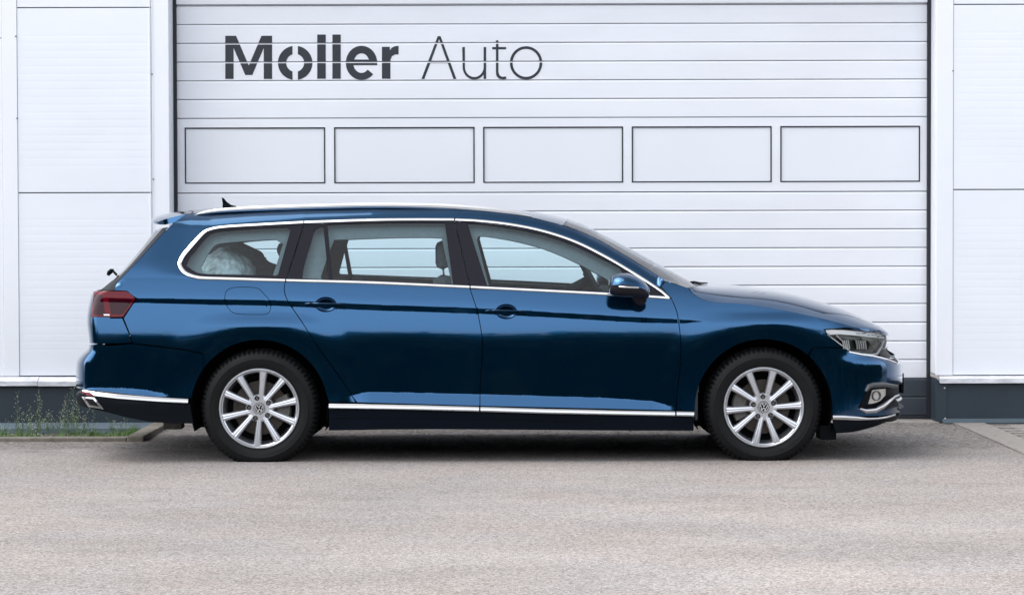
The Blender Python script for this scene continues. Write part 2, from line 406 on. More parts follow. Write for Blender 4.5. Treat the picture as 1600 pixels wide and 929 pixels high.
wedge('skirting', M['plinth_light'], -9, VX1 - .01, FY - .013, FY - .06, .02, -.045, FY - .0122)
wedge('skirting', M['plinth_light'], X_(1472), 9, FY - .021, FY - .075, .026, .006, FY - .0122)
def screw(px, py, Y, m=None, r=.007, zoff=0):
    bm = bmesh.new(); p = at(px, py, Y)
    lathe(bm, [(r * .2, -.006), (r * .8, -.005), (r, -.001), (r, .004)], 10, tuple(p))
    o = obj('screw', bm_mesh(bm, 'screw', True), m or M['screw']); o.parent = bld; o.matrix_parent_inverse = Matrix.Translation(-bld.location)
screw(1476, 606, FY - .022); screw(1477, 654, FY - .022)
for p in ((24.5, 57), (26.5, 185), (237.5, 116), (239.5, 280)): screw(*p, FY - .008, M['dark_screw'], .0052)
screw(1489, 111, FY - .006, M['dark_screw'], .0045)

# ------------------------------------------------------------------ garage door
gd = bpy.data.objects.new('garage_door', None); C.objects.link(gd); gd.location = (0, DY, 0)
tag(gd, 'large white sectional garage door with five framed panes and dark lettering', 'garage door')
def gpar(o): o.parent = gd; o.matrix_parent_inverse = Matrix.Translation(-gd.location); return o
gx0, gx1 = X_(278.3, DY), X_(1448, DY)
def gbox(name, m, *a, bev=0): return gpar(boxobj(name, m, None, *a, bev))
gbox('side_seal', M['black'], XD0 + .001, gx0 + .002, DY - .03, DY + .06, .012, ZTOP)
gbox('side_seal', M['black'], gx1 - .002, XD1 - .001, DY - .03, DY + .06, .012, ZTOP)
gbox('door_core', M['seam'], gx0, gx1, DY + .012, DY + .05, .03, ZTOP)
pitch = 29.15 / 3962 * (14 + DY)
zwin1 = at(800, 183.5, DY).z - 0; zwin0 = at(800, 300.3, DY).z
def slat(z0, z1, m, name='door_slat', yf=DY):
    bm = bmesh.new()
    # convex board face with a chamfered top edge and a small bottom return
    P = [(yf + .012, z0), (yf + .003, z0 + .0005), (yf, z0 + .004), (yf - .0004, (z0 + z1) / 2), (yf, z1 - .014), (yf + .0035, z1 - .0045), (yf + .012, z1 - .0035)]
    A = [bm.verts.new((gx0 + .001, y, z)) for y, z in P]; B = [bm.verts.new((gx1 - .001, y, z)) for y, z in P]
    for i in range(len(P) - 1): bm.faces.new((A[i], B[i], B[i + 1], A[i + 1]))
    return gpar(obj(name, bm_mesh(bm, name), m))
ribz = []
z = zwin0; k = 0
while z - pitch > .15 - 1e-3 or k < 12:
    z1 = z; z0 = z - pitch
    if k >= 10 and z0 < .03: z0 = .045
    slat(z0, z1, M['doorwhite'] if k < 10 else M['grey_door']); ribz.append(z1); z = z0; k += 1
    if k == 12: break
zlow = z
gbox('bottom_seal', M['black'], gx0, gx1, DY - .006, DY + .03, .013, zlow)
z = zwin1
for k in range(9):
    slat(z, z + pitch, M['doorwhite']); ribz.append(z); z += pitch
    if z > ZTOP: break
# upper rail seen at the top of the frame
gbox('top_rail', M['doorwhite'], gx0, gx1, DY - .02, DY - .004, at(800, 6, DY).z, at(800, 6, DY).z + .03)
# window section
WX = [(290, 509.3), (523, 742.3), (755.5, 974), (987.3, 1205.8), (1219, 1437.3)]
def face_with_holes(name, m, x0, x1, z0, z1, yf, holes, th):
    bm = bmesh.new()
    xs = sorted({x0, x1} | {h[0] for h in holes} | {h[1] for h in holes}); zs = sorted({z0, z1} | {h[2] for h in holes} | {h[3] for h in holes})
    vd = {}
    def V(x, y, z):
        k = (round(x, 5), round(y, 5), round(z, 5))
        if k not in vd: vd[k] = bm.verts.new(k)
        return vd[k]
    for i in range(len(xs) - 1):
        for j in range(len(zs) - 1):
            cx, cz = (xs[i] + xs[i + 1]) / 2, (zs[j] + zs[j + 1]) / 2
            if any(h[0] < cx < h[1] and h[2] < cz < h[3] for h in holes): continue
            bm.faces.new((V(xs[i], yf, zs[j]), V(xs[i + 1], yf, zs[j]), V(xs[i + 1], yf, zs[j + 1]), V(xs[i], yf, zs[j + 1])))
    be = [e for e in bm.edges if len(e.link_faces) == 1]
    r = bmesh.ops.extrude_edge_only(bm, edges=be)
    for v in r['geom']:
        if isinstance(v, bmesh.types.BMVert): v.co.y += th
    return gpar(obj(name, bm_mesh(bm, name), m))
holes = []
zt_, zb_ = zwin1 - .062, zwin0 + .062
for a, b in WX:
    holes.append((X_(a, DY), X_(b, DY), zb_, zt_))
face_with_holes('window_section', M['doorwhite'], gx0 + .001, gx1 - .001, zwin0 + .003, zwin1 - .005, DY - .001, holes, .013)
for x0, x1, z0, z1 in holes:
    f = .0085
    fr = gbox('window_frame', M['black'], x0 + .001, x1 - .001, DY + .0, DY + .012, z1 - f, z1 - .001)
    # frame as one ring
    bm = bmesh.new()
    for q in ((x0 + .001, x1 - .001, z1 - f, z1 - .001), (x0 + .001, x1 - .001, z0 + .001, z0 + f), (x0 + .001, x0 + f, z0 + f, z1 - f), (x1 - f, x1 - .001, z0 + f, z1 - f)):
        box(bm, q[0], q[1], DY - .004, DY + .011, q[2], q[3])
    me = bm_mesh(bm, 'window_frame'); old = fr.data; fr.data = me; me.materials.append(M['black']); bpy.data.meshes.remove(old)
    p = boxobj('pane', M['doorpane'], None, x0 + f, x1 - f, DY + .003, DY + .010, z0 + f, z1 - f)
    p.parent = fr
# lettering
def inpoly(x, y, poly):
    c = False; n = len(poly); j = n - 1
    for i in range(n):
        xi, yi = poly[i]; xj, yj = poly[j]
        if (yi > y) != (yj > y) and x < (xj - xi) * (y - yi) / (yj - yi) + xi: c = not c
        j = i
    return c
def arc(cx, cy, rx, ry, a0, a1, n=24):
    return [(cx + rx * math.cos(R(a0 + (a1 - a0) * i / n)), cy - ry * math.sin(R(a0 + (a1 - a0) * i / n))) for i in range(n + 1)]
letters = []
letters.append(('letter_m', [[(37, 50), (89, 50), (150, 193), (211, 50), (262, 50), (262, 257), (222, 257), (222, 108), (167, 238), (133, 238), (77, 108), (77, 257), (37, 257)]]))
gp = math.degrees(math.acos(13 / 83)); gi = math.degrees(math.acos(13 / 43))
letters.append(('letter_o', [arc(373, 180, 83, 82, gp, -gp) + arc(373, 180, 43, 43, -gi, gi), arc(373, 180, 83, 82, 180 - gp, 180 + gp) + arc(373, 180, 43, 43, 180 + gi, 180 - gi)]))
letters.append(('letter_l', [[(479, 44), (520, 44), (520, 256), (479, 256)]]))
letters.append(('letter_l', [[(552, 44), (592, 44), (592, 256), (552, 256)]]))
e_out = arc(692, 180, 75.5, 82, -7, 318, 40)
e_in = arc(692, 180, 40, 48, 318, 193, 20)
e_poly = e_out + e_in + [(767, 191)]
e_hole = arc(692, 180, 37, 46, 24, 156, 16)
letters.append(('letter_e', [e_poly, ('hole', [(656, 164)] + e_hole[::-1][1:-1] + [(728, 164)])]))
letters.append(('letter_r', [[(790, 103), (828, 103), (828, 120)] + [(838, 107), (852, 100), (870, 98), (870, 139), (852, 140), (838, 148), (831, 165), (831, 256), (790, 256)]]))
letters.append(('letter_a', [[(1058, 52), (1072, 52), (1148, 257), (1134, 257), (1106, 181), (1023, 181), (994, 257), (980, 257)], ('hole', [(1065, 66), (1102, 170), (1027, 170)])]))
letters.append(('letter_u', [[(1176, 104), (1189, 104), (1189, 200)] + arc(1234, 200, 45, 48, 180, 360, 16) + [(1279, 104), (1291, 104), (1291, 257), (1279, 257), (1279, 238)] + arc(1234, 200, 56, 60, 322, 180, 16)]))
letters.append(('letter_t', [[(1338, 72), (1350, 72), (1350, 104), (1387, 104), (1387, 115), (1350, 115), (1350, 225), (1356, 240), (1368, 247), (1386, 245), (1389, 256), (1372, 260), (1352, 255), (1340, 242), (1338, 225), (1338, 115), (1320, 115), (1320, 104), (1338, 104)]]))
letters.append(('letter_o', [arc(1483, 180, 78, 80, 0, 360, 48)[:-1], ('hole', arc(1483, 180, 65, 67, 0, 360, 48)[:-1])]))
for name, polys in letters:
    outs = []; hol = []
    for p in polys:
        if p[0] == 'hole': hol.append(p[1])
        else: outs.append(p)
    def cv(p): q = at(340 + p[0] / 3.0769, 40 + p[1] / 3.0769, DY); return (q.x, q.z)
    outs = [[cv(p) for p in o] for o in outs]; hol = [[cv(p) for p in o] for o in hol]
    vs = []; ed = []
    for loop in outs + hol:
        b0 = len(vs); vs += [Vector(p) for p in loop]; ed += [(b0 + i, b0 + (i + 1) % len(loop)) for i in range(len(loop))]
    r = delaunay_2d_cdt(vs, ed, [], 0, 1e-6)
    bm = bmesh.new(); bv = [bm.verts.new((v[0], DY - .0024, v[1])) for v in r[0]]
    for f in r[2]:
        cx = sum(r[0][i][0] for i in f) / len(f); cz = sum(r[0][i][1] for i in f) / len(f)
        if any(inpoly(cx, cz, o) for o in outs) and not any(inpoly(cx, cz, h) for h in hol):
            bm.faces.new([bv[i] for i in f])
    for zz in ribz:                               # film is cut at every joint of the door
        for zc_ in (zz - .010, zz + .001):
            bmesh.ops.bisect_plane(bm, geom=bm.verts[:] + bm.edges[:] + bm.faces[:], plane_co=(0, 0, zc_), plane_no=(0, 0, 1), dist=1e-6)
        kill = [f for f in bm.faces if zz - .010 < f.calc_center_median().z < zz + .001]
        bmesh.ops.delete(bm, geom=kill, context='FACES')
    lv = [v for v in bm.verts if not v.link_faces]; bmesh.ops.delete(bm, geom=lv, context='VERTS')
    be = [e for e in bm.edges if len(e.link_faces) == 1]
    r2 = bmesh.ops.extrude_edge_only(bm, edges=be)
    for v in r2['geom']:
        if isinstance(v, bmesh.types.BMVert): v.co.y += .0022
    gpar(obj(name, bm_mesh(bm, name), M['letter']))

# =================================================================== THE CAR
car = bpy.data.objects.new('estate_car', None); C.objects.link(car)
YC = 0.93
hubR = at(405, 638, .03); hubF = at(1193.5, 637, .03)
car.location = ((hubR.x + hubF.x) / 2, YC, 0)
tag(car, 'dark blue estate car with silver alloy wheels parked before the white garage door', 'car')
PINV = Matrix.Translation(-car.location)
def cpar(o, parent=None):
    if parent is None: o.parent = car; o.matrix_parent_inverse = PINV
    else: o.parent = parent
    return o
def tabxz(pts, Y):
    P = [at(px, py, Y) for px, py in pts]; return [p.x for p in P], [p.z for p in P]
ZCx, ZCz = tabxz([(100, 464.5), (212, 466), (350, 468), (430, 469), (560, 475), (746, 481.5), (850, 487), (950, 493), (1060, 499), (1108, 502), (1200, 506), (1450, 530)], .01)
THx = [at(p, 480, .01).x for p in (150, 212, 350, 600, 746, 1000, 1070, 1110)]; THv = [.024, .026, .031, .032, .030, .028, .019, 0.0]
ZBx, ZBz = tabxz([(100, 434), (276, 434), (307, 436), (447, 439.5), (580, 443), (734, 450), (850, 455), (955, 462), (1020, 466), (1032, 455), (1060, 350), (1500, 200)], .03)
ZTx, ZTz = tabxz([(100, 352), (325, 356), (400, 350), (475, 345.5), (580, 341.7), (710, 341), (750, 343), (800, 348.7), (850, 358.7), (900, 375), (950, 400), (1000, 430), (1032, 452), (1060, 350)], .22)
def it(xt, zt, v): return float(np.interp(v, xt, zt))
TZ = [.20, .40, .60, .66, .70, .74, .80, .90, 1.0]; TT = [3.2, 3.4, 3.4, 4.0, 5.2, 7.2, 9.0, 10.5, 11]
_zz = np.linspace(.1, 1.1, 1001); _tt = np.tan(np.radians(np.interp(_zz, TZ, TT))); _B = .916 - np.concatenate([[0], np.cumsum((_tt[1:] + _tt[:-1]) / 2 * .001)]); _B += .916 - np.interp(.45, _zz, _B)
def B(z): return float(np.interp(z, _zz, _B))
ZLx, ZLz = tabxz([(150, 606), (215, 608), (262, 615), (300, 640), (510, 640), (540, 619), (575, 612.5), (750, 616), (850, 619), (950, 622), (1020, 627), (1063, 637), (1085, 652), (1300, 660)], 0)
XQ0, XQ1 = at(225, 420, .05).x, at(290, 420, .05).x
def W1(x, z):
    zc = it(ZCx, ZCz, x); th = it(THx, THv, x)
    zb = it(ZBx, ZBz, x)
    gz = min(z, zb)
    if gz < zc - th: w = B(gz)
    elif gz < zc: w = B(zc - th) - .012 * (gz - zc + th)
    else:
        d = gz - zc; w = B(zc - th) - .012 * th - math.tan(R(10 + 40 * d)) * d
    if z > zb:
        zt = max(zb + .02, it(ZTx, ZTz, x)); h = z - zb
        hard = .20 * min(h, .012) + .50 * max(0, min(z, zt) - zb - .012); hq = min(z, zt) - zb
        soft = .2 * hq + (.3 * hq * hq / .2 if hq < .10 else .3 * (hq - .05)); q_ = ss(XQ0, XQ1, x); w -= hard * q_ + soft * (1 - q_)
        if z > zt:
            e = z - zt; w -= .50 * e + 9.0 * e * e if e < .08 else .50 * e + .0576 + 1.5 * (e - .08)
    s = 0
    for hx in (hubR.x, hubF.x):
        r = math.hypot(x - hx, z - .30); s = max(s, 1 - ss(.42, .64, r))
    s *= 1 - ss(.755, .835, z)
    if z < zb and s > 0: w = w * (1 - s) + (.906 + .038 * (.72 - z)) * s
    zl_ = it(ZLx, ZLz, x)
    if z < zl_: w += (1 - s) * math.tan(R(12)) * min(zl_ - z, .07)
    return w
def W(x, z):
    return (W1(x, z - .0022) + 2 * W1(x, z) + W1(x, z + .0022)) / 4
# nose and tail profiles on the centre line
NOS = [(1240, 462), (1305, 479), (1345, 496), (1372, 508), (1384, 520), (1387, 537), (1392, 546), (1402, 553), (1408, 560), (1410, 575), (1410, 600), (1409, 625), (1406, 645), (1394, 655), (1378, 664), (1340, 676), (1335, 700)]
TAI = [(246, 345), (250, 357), (213, 397), (175, 435), (153, 452), (146, 456), (142, 480), (141, 500), (143, 512), (146, 537), (134, 547), (124, 557), (121, 570), (121, 602), (124, 618), (129, 636), (140, 648), (170, 660), (180, 690)]
def prof(pts, YP):
    P = [at(px, py, YP) for px, py in cr(pts, 4)]; zx = sorted((p.z, p.x) for p in P); return [a for a, b in zx], [b for a, b in zx]
YN, YT = .68, .54      # depth at which the rounded ends touch the line of sight
NZ, NXx = prof(NOS, YN); TZz, TXx = prof(TAI, YT)
TXx = [x_ - .17 * ss(.985, 1.07, z_) for z_, x_ in zip(TZz, TXx)]
LF, LR, NE, NR = .56, .21, 2.7, 2.7
class Sup:
    def __init__(s, L, W_, NE):
        th = np.linspace(0, math.pi / 2, 1500); x = L * np.sin(th) ** (2 / NE); y = W_ * np.cos(th) ** (2 / NE)
        s.s = np.concatenate([[0], np.cumsum(np.hypot(np.diff(x), np.diff(y)))]); s.th = th; s.S = s.s[-1]
    def theta(s, t): return float(np.interp(t, s.s, s.th))
    def tau(s, th): return float(np.interp(th, s.th, s.s))
SF, SR = Sup(LF, .9, NE), Sup(LR, .9, NR)
XFM, XRM = max(NXx) - LF, min(TXx[:40]) + LR
def ends(z):
    """start of the rounding and its length, nose then tail"""
    xn = it(NZ, NXx, z); xt = it(TZz, TXx, z)
    k = ss(.74, .80, z); xf = XFM * (1 - k) + min(XFM, xn - .30) * k
    k = ss(.80, 1.05, z); xr_ = XRM * (1 - k) + max(XRM, xt + .20) * k
    return xf, xn - xf, xr_, xr_ - xt
def srf(u, z):
    xf, lf, xr_, lr = ends(z)
    if u > xf:
        th = SF.theta(min(u - xf, SF.S)); x = xf + lf * math.sin(th) ** (2 / NE); return x, W(x, z) * max(0, math.cos(th)) ** (2 / NE)
    if u < xr_:
        th = SR.theta(min(xr_ - u, SR.S)); x = xr_ - lr * math.sin(th) ** (2 / NR); return x, W(x, z) * max(0, math.cos(th)) ** (2 / NR)
    return u, W(u, z)
def P3(u, z, off=0, side=1):
    x, y = srf(u, z); n = N3(u, z)
    return Vector((x + n.x * off, YC - side * (y + n.y * off), z + n.z * off))
def N3(u, z, e=.0012):
    a = srf(u - e, z); b = srf(u + e, z); c = srf(u, z - e); d = srf(u, z + e)
    du = Vector((b[0] - a[0], b[1] - a[1], 0)); dz = Vector((d[0] - c[0], d[1] - c[1], 2 * e))
    n = dz.cross(du)
    if n.length < 1e-9: return Vector((0, 1, 0))
    n.normalize()
    if n.y < -1e-4 or (abs(n.y) < 1e-3 and (n.x > 0) != (u > 0)): n = -n
    return n
def uz(p, iters=7):
    """survey point -> (u, z) on body surface"""
    if p[0] == 'F':
        z = at(1400, p[1], YN).z; return (ends(z)[0] + SF.S, z)
    if p[0] == 'R':
        z = at(140, p[1], YT).z; return (ends(z)[2] - SR.S, z)
    Y = .02
    for _ in range(iters):
        q = at(p[0], p[1], Y); x, z = q.x, q.z
        xf, lf, xr_, lr = ends(z)
        if x > xf:
            th = math.asin(min(1, ((x - xf) / lf)) ** (NE / 2)); u = xf + SF.tau(th)
        elif x < xr_:
            th = math.asin(min(1, ((xr_ - x) / lr)) ** (NR / 2)); u = xr_ - SR.tau(th)
        else: u = x
        yy = YC - srf(u, z)[1]; Y = .5 * Y + .5 * yy
    return (u, z)
def inset(loop, d):
    n = len(loop); A = sum(loop[i][0] * loop[(i + 1) % n][1] - loop[(i + 1) % n][0] * loop[i][1] for i in range(n))
    s = 1 if A > 0 else -1; out = []
    for i in range(n):
        a, b, c = Vector(loop[i - 1]), Vector(loop[i]), Vector(loop[(i + 1) % n])
        e1 = (b - a); e2 = (c - b)
        if e1.length < 1e-9 or e2.length < 1e-9: out.append(tuple(b)); continue
        e1.normalize(); e2.normalize(); n1 = Vector((-e1.y, e1.x)) * s; n2 = Vector((-e2.y, e2.x)) * s
        m = n1 + n2
        if m.length < .2: m = n1
        m.normalize(); k = 1 / max(.5, m.dot(n1)); out.append(tuple(b + m * d * k))
    return out
def panel_geo(outline, holes=(), res=.022, gap=.0022, hgap=0.0, rows=True):
    ol = inset([uz(p) for p in outline], gap) if gap else [uz(p) for p in outline]
    hs_ = [inset([uz(p) for p in h], -hgap) if hgap else [uz(p) for p in h] for h in holes]
    vs = []; ed = []
    for loop in [ol] + hs_:
        b0 = len(vs); vs += [Vector(p) for p in loop]; ed += [(b0 + i, b0 + (i + 1) % len(loop)) for i in range(len(loop))]
    us = [p[0] for p in ol]; zs = [p[1] for p in ol]; u0, u1, z0, z1 = min(us), max(us), min(zs), max(zs)
    allp = np.array([p for l in [ol] + hs_ for p in l])
    cand = []
    nu = int((u1 - u0) / res) + 1; nz_ = int((z1 - z0) / res) + 1
    for i in range(nu + 1):
        for j in range(nz_ + 1): cand.append((u0 + (u1 - u0) * i / nu, z0 + (z1 - z0) * (j + .31) / nz_, .45 * res))
    if rows:
        i = 0
        for u in np.arange(u0, u1, .02):
            xx = srf(u, .52)[0]
            zc = it(ZCx, ZCz, xx); th = it(THx, THv, xx); zl_ = it(ZLx, ZLz, xx); zb = it(ZBx, ZBz, xx)
            for zz in (zc - .005, zc - .002, zc, zc + .002, zc + .005, zc - th - .005, zc - th - .002, zc - th, zc - th + .002, zc - th + .005, zl_ - .006, zl_ - .003, zl_, zl_ + .003, zl_ + .006, zb - .003, zb, zb + .004, zb + .013):
                cand.append((u, zz, .0009))
    keep = []
    for u, z, dm in cand:
        if not (z0 < z < z1): continue
        if np.min((allp[:, 0] - u) ** 2 + (allp[:, 1] - z) ** 2) < dm * dm: continue
        if inpoly(u, z, ol) and not any(inpoly(u, z, h) for h in hs_): keep.append((u, z))
    vs += [Vector(p) for p in keep]
    r = delaunay_2d_cdt(vs, ed, [], 0, 1e-7)
    tris = []
    for f in r[2]:
        cx = sum(r[0][i][0] for i in f) / 3; cz = sum(r[0][i][1] for i in f) / 3
        if inpoly(cx, cz, ol) and not any(inpoly(cx, cz, h) for h in hs_): tris.append(tuple(f))
    return [(v[0], v[1]) for v in r[0]], tris
def panel_mesh(name, geo, off, depth, sides):
    uv, tris = geo; V = []; F = []; LN = []
    pts = [(P3(u, z, off, 1), N3(u, z)) for u, z in uv]
    for side in sides:
        b0 = len(V)
        pn = [(p if side == 1 else Vector((p.x, 2 * YC - p.y, p.z)), Vector((n.x, -side * n.y, n.z))) for p, n in pts]
        V += [p for p, n in pn]
        edges = {}
        for t in tris:
            a, b, c = t; fn = (pn[b][0] - pn[a][0]).cross(pn[c][0] - pn[a][0])
            if fn.dot(pn[a][1]) < 0: a, b, c = a, c, b
            F.append((b0 + a, b0 + b, b0 + c)); LN += [pn[a][1], pn[b][1], pn[c][1]]
            for e in ((a, b), (b, c), (c, a)): edges[e] = 1
        if depth:
            for (a, b) in edges:
                if (b, a) in edges: continue
                k = len(V); pa, pb = pn[a], pn[b]
                V += [pa[0], pb[0], pb[0] - pb[1] * depth, pa[0] - pa[1] * depth]
                F.append((k + 1, k, k + 3, k + 2)); fn = (pa[0] - pb[0]).cross(-pb[1]); fn = fn.normalized() if fn.length > 1e-12 else Vector((0, 0, 1))
                LN += [fn] * 4
    me = bpy.data.meshes.new(name); me.from_pydata([tuple(v) for v in V], [], F); 
    for p in me.polygons: p.use_smooth = True
    me.normals_split_custom_set([tuple(n) for n in LN])
    return me
def panel(name, outline, m, holes=(), off=0, depth=.018, res=.024, gap=.0022, hgap=0, sides=(1, -1), joined=False, rows=True, parents=None, label=None):
    geo = panel_geo(outline, holes, res, gap, hgap, rows); out = []
    if joined: sets = [sides]
    else: sets = [(s,) for s in sides]
    for i, s in enumerate(sets):
        o = obj(name, panel_mesh(name, geo, off, depth, s), m)
        cpar(o, parents[i] if parents else None); out.append(o)
        if label: o['label'] = label
    return out
def molding(name, pts, width, h, m, closed=False, sides=(1, -1), off=.001, seg=6, parents=None, joined=False, ridge=False):
    P = [uz(p) for p in pts]; n = len(P); out = []
    sets = [sides] if joined else [(s,) for s in sides]
    for i_, ssx in enumerate(sets):
        bm = bmesh.new()
        for s in ssx:
            rings = []
            pos = [P3(u, z, off, s) for u, z in P]; nor = [N3(u, z) for u, z in P]; nor = [Vector((q.x, -s * q.y, q.z)) for q in nor]
            for i in range(n):
                a = pos[i - 1] if (closed or i > 0) else pos[i]; b = pos[(i + 1) % n] if (closed or i < n - 1) else pos[i]
                t = (b - a).normalized(); bn = t.cross(nor[i]).normalized(); wd = width[i] if isinstance(width, (list, tuple)) else width
                if ridge:
                    up = bn if bn.z > 0 else -bn; q_ = Vector((nor[i].x, nor[i].y, 0)).normalized()
                    base = pos[i]
                    rings.append([bm.verts.new(base + v) for v in (up * wd * .5 - nor[i] * .004, up * wd * .5 + q_ * h * .25, up * wd * .40 + q_ * h * .55, up * wd * .10 + q_ * h * 1.0, -up * wd * .40 + q_ * h * .92, -up * wd * .5 + q_ * h * .5, -up * wd * .5 - nor[i] * .004)]); continue
                rings.append([bm.verts.new(pos[i] + bn * (wd / 2 * math.cos(math.pi * k / seg)) + nor[i] * (h * math.sin(math.pi * k / seg) ** .6 if 0 < k < seg else -.003)) for k in range(seg + 1)])
            for i in range(n if closed else n - 1):
                A, Bq = rings[i], rings[(i + 1) % n]
                for k in range(seg): bm.faces.new((A[k], A[k + 1], Bq[k + 1], Bq[k]))
            if not closed: bm.faces.new(rings[0]); bm.faces.new(rings[-1])
        o = obj(name, bm_mesh(bm, name, True, 50), m); cpar(o, parents[i_] if parents else None); out.append(o)
    return out
def warc(cx, cy, r, a0, a1, n=26):
    return [(cx + r * math.cos(R(a0 + (a1 - a0) * i / n)), cy - r * math.sin(R(a0 + (a1 - a0) * i / n))) for i in range(n + 1)]
RC, FC, AR = (405, 638), (1193.5, 637), 107

# seam lines (survey pixels)
chrome_out_top = cr([(276, 412), (281, 401), (290, 390), (312, 365), (325, 356.5), (350, 352.5), (400, 349.3), (475, 345.3), (580, 341.9), (645, 341), (710, 341), (750, 343), (800, 348.7), (850, 358.9), (900, 375.5), (950, 400.5), (1000, 430), (1032, 452), (1049, 466.5)], 4)
chrome_bot = cr([(1049, 467), (1012, 464.8), (955, 461.5), (850, 456), (734, 450.5), (580, 443.5), (447, 440), (350, 437.3), (310, 436), (290, 430), (280, 420.5), (276, 412)], 4)
dlo_outer = chrome_out_top + chrome_bot[1:-1]
gB = cr([(734, 450), (739, 465), (745.5, 485), (751, 512), (753.7, 535), (753, 562), (750.5, 590), (749.7, 652)], 3)
gR = cr([(446, 440), (444, 451), (446.5, 463), (454, 477), (470, 500), (502.5, 550), (535, 595), (557.5, 630), (564, 643), (574, 651.5)], 3)
gF = cr([(1049, 466), (1057.5, 487), (1062, 515), (1063.5, 545), (1062, 580), (1057.5, 615), (1055, 654)], 3)
ctop = cr([(290, 334.5), (330, 331.5), (380, 329), (430, 327), (520, 325), (620, 324.5), (705, 326.5), (770, 331), (820, 337.5), (880, 352)], 4)
apil = cr([(880, 352), (912, 364), (940, 377.5), (990, 407), (1039, 437.5)], 4)
gate = cr([(290, 334.5), (272, 347), (257, 361.5), (220, 402), (185, 439.5), (178, 453.5)], 4)

# --- side panel (quarter, D pillar, cant rail, A pillar)
yl = lambda px: None
quarter = ctop + apil[1:] + [(1032, 446)] + [p for p in chrome_out_top[::-1] if 284 < p[0] < 1031] 
rear_q = chrome_out_top[:4][::-1]
q_out = ctop + apil[1:] + [(1031, 449)] + [p for p in chrome_out_top[::-1] if p[0] < 1030] + chrome_bot[::-1][1:]
q_out = [p for p in q_out]
# stop chrome_bot part at the rear door gap
k = max(i for i, p in enumerate(q_out) if False) if False else None
head = ctop + apil[1:] + [(1031, 449)] + [p for p in chrome_out_top[::-1] if p[0] < 1030]
tail = [p for p in chrome_bot[::-1][1:] if p[0] < 444]
q_out = head + tail + gR[:-1] 
q_arch = [p for p in warc(*RC, AR, 12, 145) if p[1] < 641]
q_out = [p for p in q_out if not (p in gR and p[1] > 628)] + [(556, 628), (514, 628.5)] + q_arch + [(317, 552), (290, 546), (250, 541), (207, 536), (203, 522), (193, 497), (213, 466), (198, 454.5), (178, 453.5)] + gate[::-1][1:-1]
fuel = cr([(351, 468), (353, 455), (363, 449), (385, 448), (403, 450), (413, 459), (422, 470), (423, 482), (417, 490.5), (395, 491.5), (368, 490), (357, 482)], 4, True)
q_out = dens(q_out, 7)
sp = panel('side_panel', q_out, M['paint'], holes=[fuel], hgap=-.0)
panel('fuel_flap', fuel, M['paint'], gap=.003, sides=(1,), depth=.01)
# --- doors
def cup(cx, cy): return [(cx + 17 * math.cos(a), cy + 12 * math.sin(a)) for a in np.linspace(0, 2 * math.pi, 28)[:-1]]
CUPR, CUPF = (509, 475.5), (791, 486.5)
bot_r = [(574, 650), (750, 652)]
rd = [p for p in chrome_bot[::-1] if 447 < p[0] < 733] + gB[:-1] + [(749.7, 634), (558, 628.5)] + [p for p in gR[::-1] if p[1] < 628]
rd = dens(rd, 7)
rdoor = panel('rear_door', rd, M['paint'], holes=[cup(*CUPR)])
fd = [(735, 451)] + [p for p in chrome_bot[::-1] if 737 < p[0] < 1048] + gF[:-1]
fd = [p for p in fd if p[1] < 640] + [(1056, 641), (750, 634)] + [p for p in gB[::-1] if p[1] < 633][:-1]
fd = dens(fd, 7)
fdoor = panel('front_door', fd, M['paint'], holes=[cup(*CUPF)])
# --- fender
hood_seam = cr([(1075, 449), (1087, 461.5), (1110, 471), (1155, 473.5), (1185, 478), (1230, 485.5), (1280, 496), (1320, 506), (1342, 512.5)], 4)
fe = [(1033, 448), (1040, 438.5), (1056, 444)] + hood_seam + [(1320, 512), (1287, 514.5), (1292, 521.5), (1316, 542.5), (1270, 542.5)] 
fe += [p for p in warc(*FC, AR, 50, 177) if p[1] < 641] + [(1086, 642), (1057, 641)] + [p for p in gF[::-1] if p[1] < 640]
fe = dens(fe, 7)
fender = panel('front_fender', fe, M['paint'])
# --- front bumper (painted skin), both halves one part
fb_arch = warc(*FC, AR, 48, -5)
fbt = [(1270, 543), (1317, 543.2), (1329, 551), (1360, 556), (1387, 562), (1400, 567), ('F', 571)]
fog = [(1349, 619), (1356, 604), (1362, 598.5), (1380, 597), (1400, 601), ('F', 603)]
fb = fbt + [('F', 603)] + [(1400, 601), (1380, 597), (1362, 598.5), (1356, 604), (1349, 619), (1341, 637), (1352, 644), (1380, 641), (1398, 636), ('F', 634), ('F', 646), (1403, 645), (1380, 649), (1340, 650), (1301, 648)]
fb += [p for p in fb_arch[::-1] if 550 < p[1] < 646 ]
def densm(pts, d=7):
    out = []
    for i in range(len(pts)):
        a, b = pts[i], pts[(i + 1) % len(pts)]; out.append(a)
        if a[0] in 'FR' if isinstance(a[0], str) else False or isinstance(b[0], str): 
            if isinstance(a[0], str) and isinstance(b[0], str):
                k = max(1, int(abs(b[1] - a[1]) / d)); out += [(a[0], a[1] + (b[1] - a[1]) * j / k) for j in range(1, k)]
            continue
        if isinstance(a[0], str) or isinstance(b[0], str): continue
        L = math.hypot(b[0] - a[0], b[1] - a[1]); k = max(1, int(L / d)); out += [(a[0] + (b[0] - a[0]) * j / k, a[1] + (b[1] - a[1]) * j / k) for j in range(1, k)]
    return out
fbump = panel('front_bumper', densm(fb), M['paint'], joined=True, gap=.001, res=.013)[0]
panel('lower_grille', densm([(1341, 637), (1349, 619), (1356, 604), (1362, 598.5), (1380, 597), (1400, 601), ('F', 603), ('F', 634), (1398, 636), (1380, 641), (1352, 644)]), M['black_plastic'], joined=True, off=-.02, depth=0, gap=-.01)
